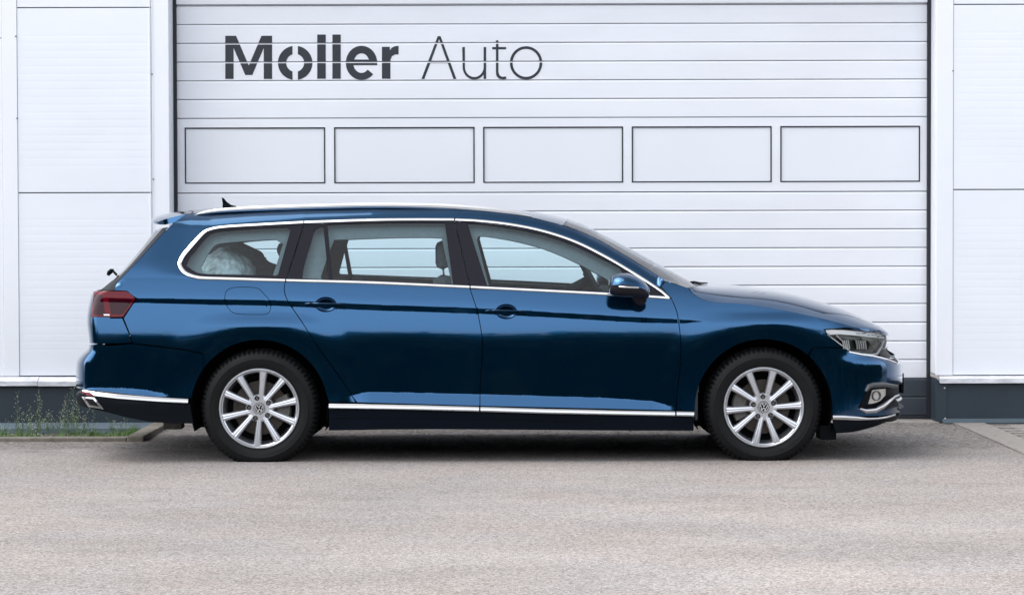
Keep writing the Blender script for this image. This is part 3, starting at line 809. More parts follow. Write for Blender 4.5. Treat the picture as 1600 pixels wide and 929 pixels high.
# grille between headlamps
panel('upper_grille', densm([(1376, 519), ('F', 519), ('F', 571), (1400, 567), (1387, 562), (1380, 556), (1388, 535)]), M['black_plastic'], joined=True, off=-.02, depth=0, gap=-.01)
for yy in (523, 533, 543, 553):
    molding('grille_bar', [(1386, yy), (1389, yy + .3), ('F', yy + .5)][0:1] + [('F', yy + .5)], .014, .012, M['chrome'], joined=True, off=-.005) if False else None
def bar_on(name, y, u_in, width, h, m, off=0, n=14):
    """horizontal bar across the nose: both halves"""
    z = at(1400, y, YC).z; ue = ends(z)[0] + SF.S; bm = bmesh.new()
    for s in (1, -1):
        rings = []
        for i in range(n + 1):
            u = ue - u_in + u_in * i / n; p = P3(u, z, off, s); q = N3(u, z); q = Vector((q.x, -s * q.y, q.z)); up = Vector((0, 0, 1))
            rings.append([bm.verts.new(p + up * width / 2 - q * .01), bm.verts.new(p + up * width / 2 + q * h * .5), bm.verts.new(p + q * h), bm.verts.new(p - up * width / 2 + q * h * .5), bm.verts.new(p - up * width / 2 - q * .01)])
        for i in range(n):
            for k in range(4): bm.faces.new((rings[i][k], rings[i][k + 1], rings[i + 1][k + 1], rings[i + 1][k]))
        bm.faces.new(rings[0])
    return cpar(obj(name, bm_mesh(bm, name, True, 40), m))
for yy in (524, 536, 548, 560): bar_on('grille_bar', yy, .66, .012, .012, M['chrome'], off=-.012)
bar_on('bumper_bar', 615, .62, .02, .02, M['satin'], off=-.02)
bar_on('bumper_bar', 627, .60, .016, .03, M['black_plastic'], off=-.02)
# chrome strip under headlamp running across the nose
cs = [(1326, 549.5), (1345, 553.5), (1365, 556.5), (1387, 562), (1400, 567), ('F', 571)]
molding('headlamp_strip', cs, .011, .006, M['chrome'], joined=True)
# bottom bumper trim and black spoiler
molding('front_trim_strip', [(1301, 651.7), (1320, 652), (1339, 653), (1355, 654), (1370, 653.5), (1385, 651.5), (1398, 648), ('F', 646)], [.026, .026, .026, .016, .014, .014, .014, .014], .009, M['satin'], joined=True)
panel('front_spoiler', densm([(1301, 655), (1340, 656), (1370, 654.5), (1390, 650), ('F', 647), ('F', 662), (1385, 659), (1370, 665), (1345, 672), (1330, 675), (1307, 676.5), (1303, 665)]), M['black_plastic'], joined=True, gap=0)
# fog lamp pieces
fs = panel('fog_surround', densm([(1341, 637), (1349, 619), (1356, 604), (1362, 598.5), (1380, 597), (1400, 601), (1400, 605), (1376, 606), (1362, 609), (1356, 630), (1346, 640)]), M['black_plastic'], off=.004, depth=.03, gap=0)
molding('fog_brow', [(1352, 611), (1357, 603.5), (1363, 601.5), (1380, 600.5), (1400, 603.5)], [.012, .026, .030, .030, .02], .012, M['grey_metal'], off=.004)
fl = panel('fog_lamp', densm([(1361.5, 609), (1387, 607), (1387, 617), (1378, 626), (1367, 630), (1355.5, 631)]), M['reflector'], off=-.012, depth=.0, gap=0, res=.012)
molding('lamp_ring', [(1371.5 + 6.2 * math.cos(a), 618 + 7.2 * math.sin(a)) for a in np.linspace(0, 2 * math.pi, 19)[:-1]], .006, .006, M['grey_metal'], closed=True, off=-.010, parents=fl)
molding('fog_lamp_trim', [(1342, 638), (1352, 642), (1366, 641), (1378, 635), (1387, 627), (1395, 620), (1402, 617)], [.012, .026, .03, .028, .024, .016, .010], .014, M['satin'], off=.004)
# front number plate (blank edge seen from the side)
zp = at(1409, 594, YC).z; xp = it(NZ, NXx, zp)
bm = bmesh.new(); box(bm, xp - .012, xp + .007, YC - .26, YC + .26, zp - .058, zp + .058, .004); cpar(obj('number_plate', bm_mesh(bm, 'number_plate'), M['black_plastic']))
# --- headlamps
hl = [(1288, 514.5), (1300, 513.2), (1320, 513.5), (1345, 515.5), (1375, 518.5), (1385, 522), (1387, 535), (1384, 547), (1378, 554), (1362, 555.5), (1345, 553), (1328, 549.5), (1308, 536), (1292, 521)]
lens = panel('headlamp', densm(hl), M['lens'], off=.001, depth=.0, res=.014, gap=.002)
panel('lamp_housing', densm(hl), M['lamp_base'], off=-.035, depth=-.034, gap=.003, res=.014, parents=lens)
panel('daylight_strip', densm([(1289, 515), (1300, 514), (1320, 514.3), (1345, 516.3), (1375, 519.3), (1385, 523), (1385, 529), (1360, 526), (1335, 523), (1310, 522), (1297, 523), (1292, 520)]), M['white_lens'], off=-.008, depth=.02, gap=.001, res=.014, parents=lens)
molding('lamp_edge', [(1293, 522), (1310, 535), (1329, 548.5), (1345, 551.5)], .010, .005, M['reflector'], off=-.010, parents=lens)
molding('lamp_edge', [(1349, 552.5), (1364, 553.5), (1372, 552), (1379, 543), (1385, 531), (1383, 527)], .014, .006, M['white_lens'], off=-.010, parents=lens)
panel('lamp_bowl', densm([(1352, 524.5), (1382, 529), (1383, 534), (1374, 546), (1364, 533), (1352, 529)]), M['bowl'], off=-.026, depth=0, gap=0, res=.012, parents=lens)
molding('lamp_divider', [(1308, 523), (1318, 532), (1328, 545)], .012, .008, M['satin'], off=-.022, parents=lens)
for (xa, xb) in ((1316, 1328), (1338, 1355)):
    bmods = panel('lamp_module', densm([(xa, 530), (xb - 1, 531), (xb + 1, 543), (xa + 6, 544)]), M['black_gloss'], off=-.02, depth=.014, gap=0, res=.012, parents=lens)
    nrib = 4 if xa < 1330 else 5
    for kx in range(nrib):
        x0 = xa + 1.5 + (xb - xa - 3) * kx / (nrib - 1)
        molding('lamp_rib', [(x0, 531), (x0 + 1.5, 538), (x0 + 2.2, 545)], .0048, .006, M['white_lens'], off=-.012, parents=lens)
# --- sill and trim strips
molding('sill_trim_strip', [(514, 634), (560, 634.6), (650, 636.3), (748.5, 639)], .029, .009, M['satin'], ridge=True)
molding('sill_trim_strip', [(750.8, 639), (850, 642), (950, 644), (1054.5, 646)], .029, .009, M['satin'], ridge=True)
molding('sill_trim_strip', [(1056.8, 646), (1070, 646.3), (1084.5, 646.7)], .029, .009, M['satin'], ridge=True)
panel('sill', densm([(514, 630), (560, 630), (750, 634.5), (900, 640), (1084, 643), (1084, 672.5), (940, 672), (830, 671), (690, 670), (600, 670.5), (514, 672)]), M['dark_trim'], off=-.004, depth=.06, gap=0)
molding('sill_lip', [(516, 652), (574, 650.5), (750, 653), (900, 657), (1083, 659)], .004, .004, M['black_plastic'], off=-.004)
# --- rear bumper
rb = [(207, 537), (250, 542), (290, 547), (317, 552.5)] + [p for p in warc(*RC, AR, 145, 176) if 553 < p[1] < 622] + [(295, 622), (225, 618), (150, 610), ('R', 604), ('R', 538), (160, 538), (168, 540), (205, 537)]
rb = densm(rb)
rbump = panel('rear_bumper', rb, M['paint'], joined=True, gap=.001, res=.012)[0]
molding('rear_trim_strip', [('R', 605.5), (131, 609), (150, 615), (185, 619), (225, 622), (260, 624.5), (294, 626.5)], [.012, .014, .026, .026, .026, .027, .027], .009, M['satin'], joined=True, ridge=True)
panel('rear_valance', densm([('R', 606), (150, 616), (225, 625), (296, 629), (302, 661), (270, 661), (237, 659), (200, 652), (165, 643), (140, 637), ('R', 634)]), M['black_plastic'], joined=True, gap=0)
panel('rear_reflector', densm([(126, 611.5), (140, 612.5), (150, 619), (138, 618)]), M['lamp_red'], off=.004, depth=.004, gap=0, res=.01)
panel('exhaust_trim', densm([(130, 619.5), (148, 621), (163, 639), (140, 635.5)]), M['satin'], holes=[densm([(135, 622), (146, 623.5), (156, 635), (142, 632.5)])], off=.010, depth=.02, gap=0, res=.01)
panel('exhaust_mouth', densm([(134, 621), (147, 622), (158, 636), (141, 633)]), M['cavity'], off=.004, depth=0, gap=0, res=.01)
# --- tailgate lower skin, tail lamps
panel('tailgate', densm([('R', 457), (149, 457), (176, 455), (172, 497), (191, 497), (201, 520), (205.5, 535.5), (160, 537), ('R', 537)]), M['paint'], joined=True, off=-.001, gap=.0015, res=.013)
tl = [(148, 456), (172, 455), (197.5, 455), (205, 459), (212, 466), (203, 480), (192.5, 495), (170, 495.5), (143, 495)]
tlo = panel('tail_lamp', densm(tl, 5), M['lamp_red'], off=.006, depth=.02, res=.014, gap=.001)
panel('lamp_window', densm([(170, 466), (208, 467), (192, 490), (174, 490)], 5), M['lamp_dark'], off=.0085, depth=.004, gap=0, res=.014, parents=tlo)
panel('lamp_window', densm([(149, 461), (160, 461), (164, 492), (147, 491)], 5), M['lamp_dark'], off=.0085, depth=.004, gap=0, res=.014, parents=tlo)
panel('lamp_strip', densm([(162, 491), (171, 491), (172, 493), (163, 493)], 5), M['white_lens'], off=.0095, depth=.004, gap=0, res=.014, parents=tlo)
panel('tailgate_trim', densm([('R', 450), (150, 451), (178, 453), (190, 454), (176, 456), ('R', 457)]), M['black_plastic'], joined=True, off=-.002, gap=0)

# --- inner dark shell behind the gaps
shell_out = [(190, 460), (278, 436), (440, 443), (740, 455), (1045, 470), (1110, 478), (1230, 492), (1290, 512), (1300, 545), (1300, 560)] + [p for p in warc(*FC, AR + 3, 40, 180)] + [(1080, 660), (520, 660)] + [p for p in warc(*RC, AR + 3, 0, 140)] + [(220, 545)]
panel('inner_shell', densm(shell_out, 12), M['shell'], off=-.026, depth=0, gap=0, res=.06, rows=False)

# --- window areas
fr_q = [p for p in cr([(283.5, 412.5), (290, 400), (298, 389.5), (318, 367), (328, 361), (350, 357.3), (400, 354), (474, 350)], 3)] + [(446, 435.5)] + cr([(446, 435.5), (350, 433), (312, 431.3), (295, 425.5), (287, 419.5)], 3)[1:]
gl_q = cr([(290.5, 414), (297, 401), (306, 390), (322, 371), (334, 363), (360, 359.5), (400, 357), (449, 354.8)], 3) + [(454, 358), (434.5, 428)] + cr([(431, 430), (370, 428.5), (316, 427), (301, 421.5)], 3)
fr_r = [(476, 350)] + cr([(476, 350), (580, 346.3), (645, 345.5), (709.5, 345.5)], 4)[1:] + [(733, 446.5)] + cr([(733, 446.5), (580, 440), (448.5, 436.5)], 4)[1:]
gl_r1 = cr([(505, 353.5), (497, 355.5), (491, 361), (486, 378), (480, 397), (474, 420), (472.5, 434.5)], 3) + [(513.5, 436.5)]
gl_r2 = [(511.5, 350.5)] + cr([(511.5, 350.5), (600, 347.8), (695, 347.6)], 4)[1:] + [(708, 443.5)] + cr([(708, 443.5), (600, 439.5), (520, 436.5)], 3)[1:]
fr_f = cr([(711.5, 345.7), (750, 347.8), (800, 353.5), (850, 363.8), (900, 380.5), (950, 405.5), (1000, 435.5), (1040, 462.5)], 4) + cr([(1040, 462.5), (1012, 461), (955, 457.3), (850, 452), (735.5, 447)], 4)[1:]
gl_f = [(730.5, 348.5)] + cr([(730.5, 348.5), (755, 350.5), (800, 356.5), (850, 367), (900, 384), (945, 406), (968, 417.5)], 4)[1:] + [(975, 430), (982, 456.5)] + cr([(982, 456.5), (955, 455), (850, 449.5), (761, 445.3)], 4)[1:]
def frame_glass(name, fr, gls, parents):
    f = panel(name, densm(fr, 8), M['black_gloss'], holes=[densm(g, 8) for g in gls], off=-.003, depth=.010, gap=0, rows=False, parents=parents)
    for g in gls: panel('window_glass', densm(g, 8), M['glass'], off=-.006, depth=0, gap=-.003, rows=False, parents=None)
    return f
frame_glass('window_surround', fr_q, [gl_q], None)
frame_glass('door_frame', fr_r, [gl_r1, gl_r2], None)
frame_glass('door_frame', fr_f, [gl_f], None)
# chrome surround pieces (split at the door gaps)
def mid(a, b): return [((p[0] + q[0]) / 2, (p[1] + q[1]) / 2) for p, q in zip(a, b)]
ctm = cr([(280, 412), (285, 401), (294, 389.5), (315.5, 366), (327, 359), (350, 354.8), (400, 351.6), (474, 347.6)], 4)
cbm = cr([(445.5, 438), (350, 435.2), (311, 433.7), (292, 427.8), (283.5, 420), (280, 412)], 4)
wq = [.0225] * 10 + [.021] * 8 + [.0165] * (len(ctm) + len(cbm) - 1 - 18)
full = cbm + ctm[1:]
wd = [.0165 + .007 * (1 - ss(0, 40, max(0, math.hypot(p[0] - 290, p[1] - 398) - 18))) for p in full]
molding('window_chrome', full, wd, .006, M['chrome'])
molding('window_chrome', cr([(475.5, 347.6), (580, 344), (645, 343.2), (709.5, 343.3)], 5), .0165, .006, M['chrome'])
molding('window_chrome', cr([(447.5, 438), (580, 441.5), (733.5, 448.3)], 6), .0155, .006, M['chrome'])
molding('window_chrome', cr([(711.5, 343.4), (750, 345.4), (800, 351.2), (850, 361.5), (900, 378.2), (950, 403.2), (1000, 433), (1030, 453), (1044, 464.5)], 5), .0165, .006, M['chrome'])
molding('window_chrome', cr([(735.5, 448.4), (850, 454), (955, 459.4), (1012, 463), (1046, 465.5)], 6), .0155, .006, M['chrome'])

# --- door handles
for (cx, cy), doors in ((CUPR, rdoor), (CUPF, fdoor)):
    # recessed cup
    ring = [uz(p) for p in cup(cx, cy)]; c0 = uz((cx, cy))
    for i, s in enumerate((1, -1)):
        bm = bmesh.new(); rings = []
        for f_, dep in ((1.0, 0.0), (.9, .010), (.72, .017), (.45, .021), (.2, .022)):
            rings.append([bm.verts.new(P3(c0[0] + (u - c0[0]) * f_, c0[1] + (z - c0[1]) * f_, -dep, s)) for u, z in ring])
        for a, b in zip(rings, rings[1:]):
            for k in range(len(ring)): bm.faces.new((a[k], a[(k + 1) % len(ring)], b[(k + 1) % len(ring)], b[k]))
        bm.faces.new(rings[-1])
        me = bm_mesh(bm, 'handle_recess', True); o = obj('handle_recess', me, M['paint'], doors[i])
        # handle blade following the crease
        bm = bmesh.new(); rings = []; prof_h = [(cx - 33, cy - .5, .004, 0), (cx - 26, cy + .2, .010, .004), (cx - 17, cy + .6, .0125, .010), (cx - 6, cy + .9, .0125, .015), (cx + 6, cy + 1.1, .0125, .015), (cx + 17, cy + 1.3, .0125, .011), (cx + 25, cy + 1.6, .0105, .005), (cx + 32, cy + 1.8, .004, 0)]
        for (px_, py_, hh, oo) in prof_h:
            u, z = uz((px_, py_)); p = P3(u, z, oo + .002, s); n_ = N3(u, z); n_ = Vector((n_.x, -s * n_.y, n_.z))
            n_ = Vector((0, -s, 0)); rings.append([bm.verts.new(p + Vector((0, 0, hh * a)) + n_ * (.012 * b * (hh / .0125) - .002)) for a, b in ((1, 0), (1, .6), (.72, 1), (-.72, 1.05), (-1, .6), (-1, 0))])
        for a, b in zip(rings, rings[1:]):
            for k in range(6): bm.faces.new((a[k], a[(k + 1) % 6], b[(k + 1) % 6], b[k]))
        bm.faces.new(rings[0]); bm.faces.new(rings[-1])
        obj('door_handle', bm_mesh(bm, 'door_handle', True, 22), M['paint'], doors[i])

# --- lofts between the body edge and the centre line
def loft(name, edge, centre, m, pw=2.2, n=14, thick=.0, off=0, parent=None, smooth=True, cy=YC, nose=False):
    """edge: survey pixels on body surface; centre: survey pixels on the centre plane, same count"""
    E = [P3(*uz(p), off) for p in edge]; Cc = [at(px, py, cy) for px, py in centre]
    if nose:
        for i, (px, py) in enumerate(centre):
            k = ss(.45, .95, i / (len(centre) - 1)); Cc[i] = at(px, py, cy + (YN - cy) * k)
    bm = bmesh.new(); rows_ = []
    for e, c in zip(E, Cc):
        half = YC - e.y; row = []
        for k in range(-n, n + 1):
            t = k / n; y = YC + t * half
            f = abs(t) ** pw
            row.append(bm.verts.new((c.x + (e.x - c.x) * f, y, c.z + (e.z - c.z) * f + off)))
        rows_.append(row)
    for a, b in zip(rows_, rows_[1:]):
        for k in range(2 * n): bm.faces.new((a[k], a[k + 1], b[k + 1], b[k]))
    if thick:
        be = [e for e in bm.edges if len(e.link_faces) == 1]
        r = bmesh.ops.extrude_edge_only(bm, edges=be)
        for v in r['geom']:
            if isinstance(v, bmesh.types.BMVert): v.co.z -= thick
        me = bm_mesh(bm, name, True, 40)
    else: me = bm_mesh(bm, name, smooth)
    if me.polygons[n].normal.z < 0: me.flip_normals()
    return cpar(obj(name, me, m), parent)
def along(pts, n):
    P = [np.array(p, float) for p in cr(pts, 8)]; s = [0]
    for a, b in zip(P, P[1:]): s.append(s[-1] + np.linalg.norm(b - a))
    P = np.array(P); q = np.linspace(0, s[-1], n); return [(float(np.interp(t, s, P[:, 0])), float(np.interp(t, s, P[:, 1]))) for t in q]
# hood
he = along([(1077, 450), (1087, 461.5), (1110, 471.3), (1155, 474), (1185, 478.4), (1230, 486), (1280, 496.5), (1320, 506.5), (1345, 513), (1374, 517.5)], 34)
hc = along([(1082, 442.5), (1105, 443.5), (1145, 446), (1205, 452.5), (1255, 463.5), (1305, 479), (1342, 494.5), (1370, 508), (1384, 519)], 34)
loft('bonnet', he, hc, M['paint'], pw=5.5, n=26, thick=.015, nose=True)
# hood ridge line near the wing
# windscreen, roof, rear screen, spoiler
we = along([(881, 351.5), (912, 363.5), (940, 377), (990, 406.5), (1039, 437), (1056, 443.5), (1075, 449.5)], 22)
wc = along([(886, 342), (912, 351.5), (950, 370.5), (987, 390), (1025, 410.5), (1060, 430), (1084, 443)], 22)
loft('windscreen', we, wc, M['screen'], pw=3.6, n=20)
re_ = along([(291, 334.3), (330, 331.3), (380, 328.8), (430, 326.8), (520, 324.8), (620, 324.3), (705, 326.3), (770, 330.8), (820, 337.2), (880, 351.7)], 36)
rc_ = along([(264, 335), (300, 329), (350, 325), (450, 322), (580, 321), (700, 322.5), (780, 326.5), (837, 331.5), (885, 341.7)], 36)
loft('roof', re_, rc_, M['paint'], pw=3.6, n=18)
loft('headliner', [(p[0], p[1] + 9) for p in re_], [(p[0], p[1] + 10) for p in rc_], M['lining'], pw=2.6, n=10, off=-.01)
# cowl
bm = bmesh.new(); pA = at(1076, 447, YC - .6); pB = at(1090, 446, YC)
box(bm, pA.x - .12, pA.x + .03, YC - .66, YC + .66, pA.z - .08, pA.z - .012, .01); cpar(obj('cowl', bm_mesh(bm, 'cowl'), M['black_plastic']))
# rear screen + tailgate upper frame
ge = along([(272, 347), (257, 361.5), (220, 402), (185, 439.5), (178, 453)], 14)
gc = along([(249, 352), (249, 358), (213, 397), (175, 435), (152, 452.5)], 14)
def gate_piece(name, m, f0, f1, i0, i1, off=0, sg=(1, -1)):
    E = [P3(*uz(p)) for p in ge]; Cc = [at(px, py, YC + (YT - YC) * min(1, i / 9)) for i, (px, py) in enumerate(gc)]; bm = bmesh.new(); n = 10
    for sgn in sg:
        rows_ = []
        for i in range(i0, i1 + 1):
            e, c = E[i], Cc[i]; half = YC - e.y; row = []
            for k in range(n + 1):
                t = f0 + (f1 - f0) * k / n; f = t ** 2.6
                row.append(bm.verts.new((c.x + (e.x - c.x) * f - off, YC - sgn * t * half, c.z + (e.z - c.z) * f + off)))
            rows_.append(row)
        for a, b in zip(rows_, rows_[1:]):
            for k in range(n): bm.faces.new((a[k], a[k + 1], b[k + 1], b[k]))
    return cpar(obj(name, bm_mesh(bm, name, True), m))
gate_piece('tailgate_frame', M['black_plastic'], .86, .999, 1, 13, 0, (1,)); gate_piece('tailgate_frame', M['black_plastic'], .86, .999, 1, 13, 0, (-1,))
gate_piece('rear_screen', M['screen'], .0, .86, 1, 11)
gate_piece('tailgate_panel', M['black_plastic'], .0, .86, 11, 13)
# spoiler: a wing over the rear screen
se0 = [(291, 334.3), (278, 336.5), (262, 342.5), (250, 348)]
sp_top = []
bm = bmesh.new(); rows_t = []
edge = [at(290, 334.5, .30), at(272, 338.5, .31), at(256, 343, .33), at(247, 346.5, .36)]
cen = [at(272, 333, YC), at(262, 334.5, YC), at(252, 337.5, YC), at(244, 342, YC)]
edgeb = [at(286, 339.5, .29), at(272, 347.5, .30), at(258, 351, .33), at(247.5, 350.5, .36)]
cenb = [at(270, 345, YC), at(262, 346, YC), at(254, 348, YC), at(244.5, 347, YC)]
def wing(E_, C_):
    out = []
    for e, c in zip(E_, C_):
        row = []
        for k in range(-12, 13):
            t = k / 12; f = abs(t) ** 3
            row.append(bm.verts.new((c.x + (e.x - c.x) * f, YC + t * (YC - e.y), c.z + (e.z - c.z) * f)))
        out.append(row)
    return out
T_, B_ = wing(edge, cen), wing(edgeb, cenb)
for rr in (T_, B_):
    for a, b in zip(rr, rr[1:]):
        for k in range(24): bm.faces.new((a[k], a[k + 1], b[k + 1], b[k]))
for k in range(24):
    bm.faces.new((T_[-1][k], T_[-1][k + 1], B_[-1][k + 1], B_[-1][k])); bm.faces.new((T_[0][k], T_[0][k + 1], B_[0][k + 1], B_[0][k]))
for e_ in (0, 24):
    for i in range(3): bm.faces.new((T_[i][e_], T_[i + 1][e_], B_[i + 1][e_], B_[i][e_]))
cpar(obj('roof_spoiler', bm_mesh(bm, 'roof_spoiler', True, 35), M['paint']))
# roof rails
rt = along([(301, 337), (312, 331.5), (325, 328), (350, 325), (400, 321.8), (500, 318.7), (580, 317), (680, 318), (755, 322.5), (790, 327), (812, 331.5), (831, 338.5)], 44)
rbm = along([(303, 337.4), (325, 334.5), (350, 332), (400, 329.6), (500, 326.5), (580, 325), (640, 325.5), (705, 328), (755, 332), (790, 335.7), (812, 337.5), (831, 339)], 44)
YR = .315
for s in (1, -1):
    bm = bmesh.new(); rings = []
    for a, b in zip(rt, rbm):
        A, Bq = at(a[0], a[1], YR), at(a[0], b[1], YR); h = max(.002, A.z - Bq.z)
        yy = [YR + .010, YR - .004, YR - .010, YR - .013, YR - .012, YR - .012, YR - .004, YR + .02, YR + .024]
        zz = [1.0, .98, .80, .62, .58, .30, 0, 0, .8]
        if s == -1: yy = [2 * YC - y for y in yy]
        rings.append([bm.verts.new((A.x, y, Bq.z + h * z)) for y, z in zip(yy, zz)])
    for a, b in zip(rings, rings[1:]):
        for k in range(9): bm.faces.new((a[k], a[(k + 1) % 9], b[(k + 1) % 9], b[k]))
    bm.faces.new(rings[0]); bm.faces.new(rings[-1])
    cpar(obj('roof_rail', bm_mesh(bm, 'roof_rail', True, 30), M['rail']))
# aerial fin
bm = bmesh.new(); F_ = [(346.5, 308.5), (349.5, 309.5), (354, 315), (361, 320), (368, 321.5), (373, 324), (373, 327), (348, 328), (348, 318)]
L_s = [at(px, py, YC) for px, py in F_]
a1 = [bm.verts.new((p.x, YC - (.004 if p.z > L_s[4].z else .018), p.z)) for p in L_s]; a2 = [bm.verts.new((p.x, YC + (.004 if p.z > L_s[4].z else .018), p.z)) for p in L_s]
for i in range(len(F_)): j = (i + 1) % len(F_); bm.faces.new((a1[i], a1[j], a2[j], a2[i]))
bm.faces.new(a1); bm.faces.new(a2); cpar(obj('aerial', bm_mesh(bm, 'aerial'), M['dark_trim']))
# wipers
bm = bmesh.new(); tube(bm, [at(1070, 441.5, .45), at(1084, 440.5, .5), at(1093, 442.5, .6), at(1105, 442, .8)], [.004, .007, .008, .004], 6); tube(bm, [at(1066, 446, .4), at(1078, 444.5, .6), at(1092, 443, .9)], .006, 6)
tube(bm, [at(1092, 443, .9), at(1080, 441, 1.3)], .006, 6)
cpar(obj('wiper', bm_mesh(bm, 'wiper', True), M['black_plastic']))
bm = bmesh.new(); tube(bm, [at(168.5, 430, .66), at(170.5, 426, .66), at(174, 423, .66), at(178, 422, .66)], [.008, .014, .014, .008], 8); tube(bm, [at(176, 422.5, .66), at(182, 429, .60)], .007, 6)
cpar(obj('rear_wiper', bm_mesh(bm, 'rear_wiper', True), M['black_plastic']))
# --- mirrors: housing lofted along X
def mirror(s):
    secs = [(951.5, 438, 455, .30), (954, 432, 460, .6), (960, 428.5, 463, .85), (970, 426.5, 464, 1), (982, 427, 464.5, 1), (994, 431, 465, .97), (1004, 437, 466, .85), (1011, 444, 467, .6), (1014.5, 450, 463, .25)]
    base = None
    parts = []
    for nm, m, a0, a1, grow in (('mirror_cap', M['paint'], 12, 168, 1.0), ('mirror_base', M['black_gloss'], 168, 372, .985)):
        bm = bmesh.new(); rings = []
        for px_, yt, yb, wv in secs:
            T, Bt = at(px_, yt, -.10), at(px_, yb, -.10); cz = T.z * .42 + Bt.z * .58; up = T.z - cz; dn = cz - Bt.z
            ring = []
            for k in range(17):
                a = R(a0 + (a1 - a0) * k / 16); yy = math.cos(a) * .115 * wv; q = math.sin(a); zz = q * (up if q > 0 else dn)
                ring.append(bm.verts.new((T.x, (-.085 + yy * grow) if s == 1 else 2 * YC + .085 - yy * grow, cz + zz * grow)))
            rings.append(ring)
        for a, b in zip(rings, rings[1:]):
            for k in range(16): bm.faces.new((a[k], a[k + 1], b[k + 1], b[k]))
        bm.faces.new(rings[0]); bm.faces.new(rings[-1])
        parts.append(obj(nm, bm_mesh(bm, nm, True, 60), m))
    root = cpar(parts[0]); root.name = 'mirror'; parts[1].parent = root; parts[1].matrix_parent_inverse = Matrix()
    bm = bmesh.new(); p0, p1 = at(956, 446.5, -.195), at(1009, 450.5, -.185)
    sg = []
    for t in np.linspace(0, 1, 9):
        px_ = 954 + 56 * t; yy = -.2 + .13 * (abs(t - .5) * 2) ** 3.5; z = at(px_, 446.8 + 3 * t, -.15).z; x_ = at(px_, 447, -.15).x
        sg.append((x_, yy if s == 1 else 2 * YC - yy, z))
    tube(bm, sg, .0065, 8)
    o = obj('turn_signal', bm_mesh(bm, 'turn_signal', True), M['satin']); o.parent = root
    # foot
    bm = bmesh.new()
    A = [at(px_, py_, -.04) for px_, py_ in ((985, 460), (1013, 455), (1009, 474), (1000, 478), (990, 472))]
    v1 = [bm.verts.new((p.x, -.06 if s == 1 else 2 * YC + .06, p.z)) for p in A]; v2 = [bm.verts.new((p.x, .06 if s == 1 else 2 * YC - .06, p.z)) for p in A]
    for i in range(5): j = (i + 1) % 5; bm.faces.new((v1[i], v1[j], v2[j], v2[i]))
    bm.faces.new(v1); bm.faces.new(v2); bmesh.ops.bevel(bm, geom=bm.edges[:], offset=.008, segments=2, affect='EDGES')
    o = obj('mirror_foot', bm_mesh(bm, 'mirror_foot', True, 40), M['black_gloss']); o.parent = root
mirror(1); mirror(-1)
# --- interior
inner_top = cr([(250, 400), (300, 350), (400, 340), (580, 336), (710, 336), (800, 343), (880, 362), (950, 392), (1045, 450)], 4)
in_out = inner_top + [(1060, 520), (700, 520), (450, 520), (250, 500)]
o1 = cr([(312, 408), (330, 378), (352, 370), (430, 365)], 3) + [(441, 372), (424, 424), (330, 424), (316, 418)]
o2 = cr([(521, 366), (600, 363), (660, 362), (690, 363)], 3) + [(692, 372), (706, 436), (700, 438), (505, 432), (500, 424), (513, 385)]
o3 = cr([(745, 366), (752, 360), (800, 367), (850, 380), (900, 401), (950, 428)], 4) + [(968, 444), (972, 452), (765, 441)]
panel('interior_trim', densm(in_out, 10), M['lining'], holes=[densm(o1, 8), densm(o2, 8), densm(o3, 8)], off=-.07, depth=.01, gap=0, rows=False, res=.05)
bm = bmesh.new(); pa, pb = at(536, 366, 1.62), at(549, 436, 1.72); tube(bm, [pa, pb], .012, 6); cpar(obj('window_divider', bm_mesh(bm, 'window_divider', True), M['dash']))
def pbox(name, m, px0, px1, py0, py1, y0, y1, bev=.02, mid_=None):
    A = at(px0, py0, (y0 + y1) / 2); Bq = at(px1, py1, (y0 + y1) / 2); bm = bmesh.new(); box(bm, A.x, Bq.x, y0, y1, Bq.z, A.z, bev); return cpar(obj(name, bm_mesh(bm, name, True, 40), m))
pbox('cabin_floor', M['dash'], 535, 1075, 590, 640, .12, 1.74, .01)
pbox('boot_floor', M['dash'], 215, 500, 446, 512, .16, 1.70, .02)
def seat(name, px, py_h, yc, yw, hh=44, hw=22, back=True):
    hd = pbox('headrest', M['seat'], px - hw / 2, px + hw / 2, py_h, py_h + hh, yc - .13, yc + .13, .035)
    bm = bmesh.new()
    for dy in (-.05, .05):
        tube(bm, [at(px, py_h + hh - 6, yc + dy), at(px + 2, py_h + hh + 18, yc + dy)], .006, 6)
    o = obj('headrest_post', bm_mesh(bm, 'headrest_post', True), M['satin']); o.parent = hd; o.matrix_parent_inverse = Matrix(); o.parent = None; cpar(o)
    bm = bmesh.new(); A = at(px - 22, py_h + hh + 12, yc); Bq = at(px + 60, 590, yc)
    P = [(px - 14, py_h + hh + 16), (px - 4, py_h + hh + 10), (px + 12, py_h + hh + 12), (px + 22, py_h + hh + 50), (px + 36, 555), (px + 118, 548), (px + 128, 560), (px + 126, 592), (px + 10, 592), (px - 2, 540)]
    w3 = [at(a, b, yc) for a, b in P]
    v1 = [bm.verts.new((p.x, yc - yw, p.z)) for p in w3]; v2 = [bm.verts.new((p.x, yc + yw, p.z)) for p in w3]
    for i in range(len(P)): j = (i + 1) % len(P); bm.faces.new((v1[i], v1[j], v2[j], v2[i]))
    bm.faces.new(v1); bm.faces.new(v2); bmesh.ops.bevel(bm, geom=[e for e in bm.edges if abs(e.verts[0].co.y - e.verts[1].co.y) < .001], offset=.03, segments=3, affect='EDGES')
    cpar(obj(name, bm_mesh(bm, name, True, 50), M['seat']))
seat('front_seat', 692, 376, .55, .24); seat('front_seat', 692, 376, 1.31, .24)
seat('rear_seat', 452, 378, .63, .23, 24, 34); seat('rear_seat', 452, 378, 1.23, .23, 24, 34)
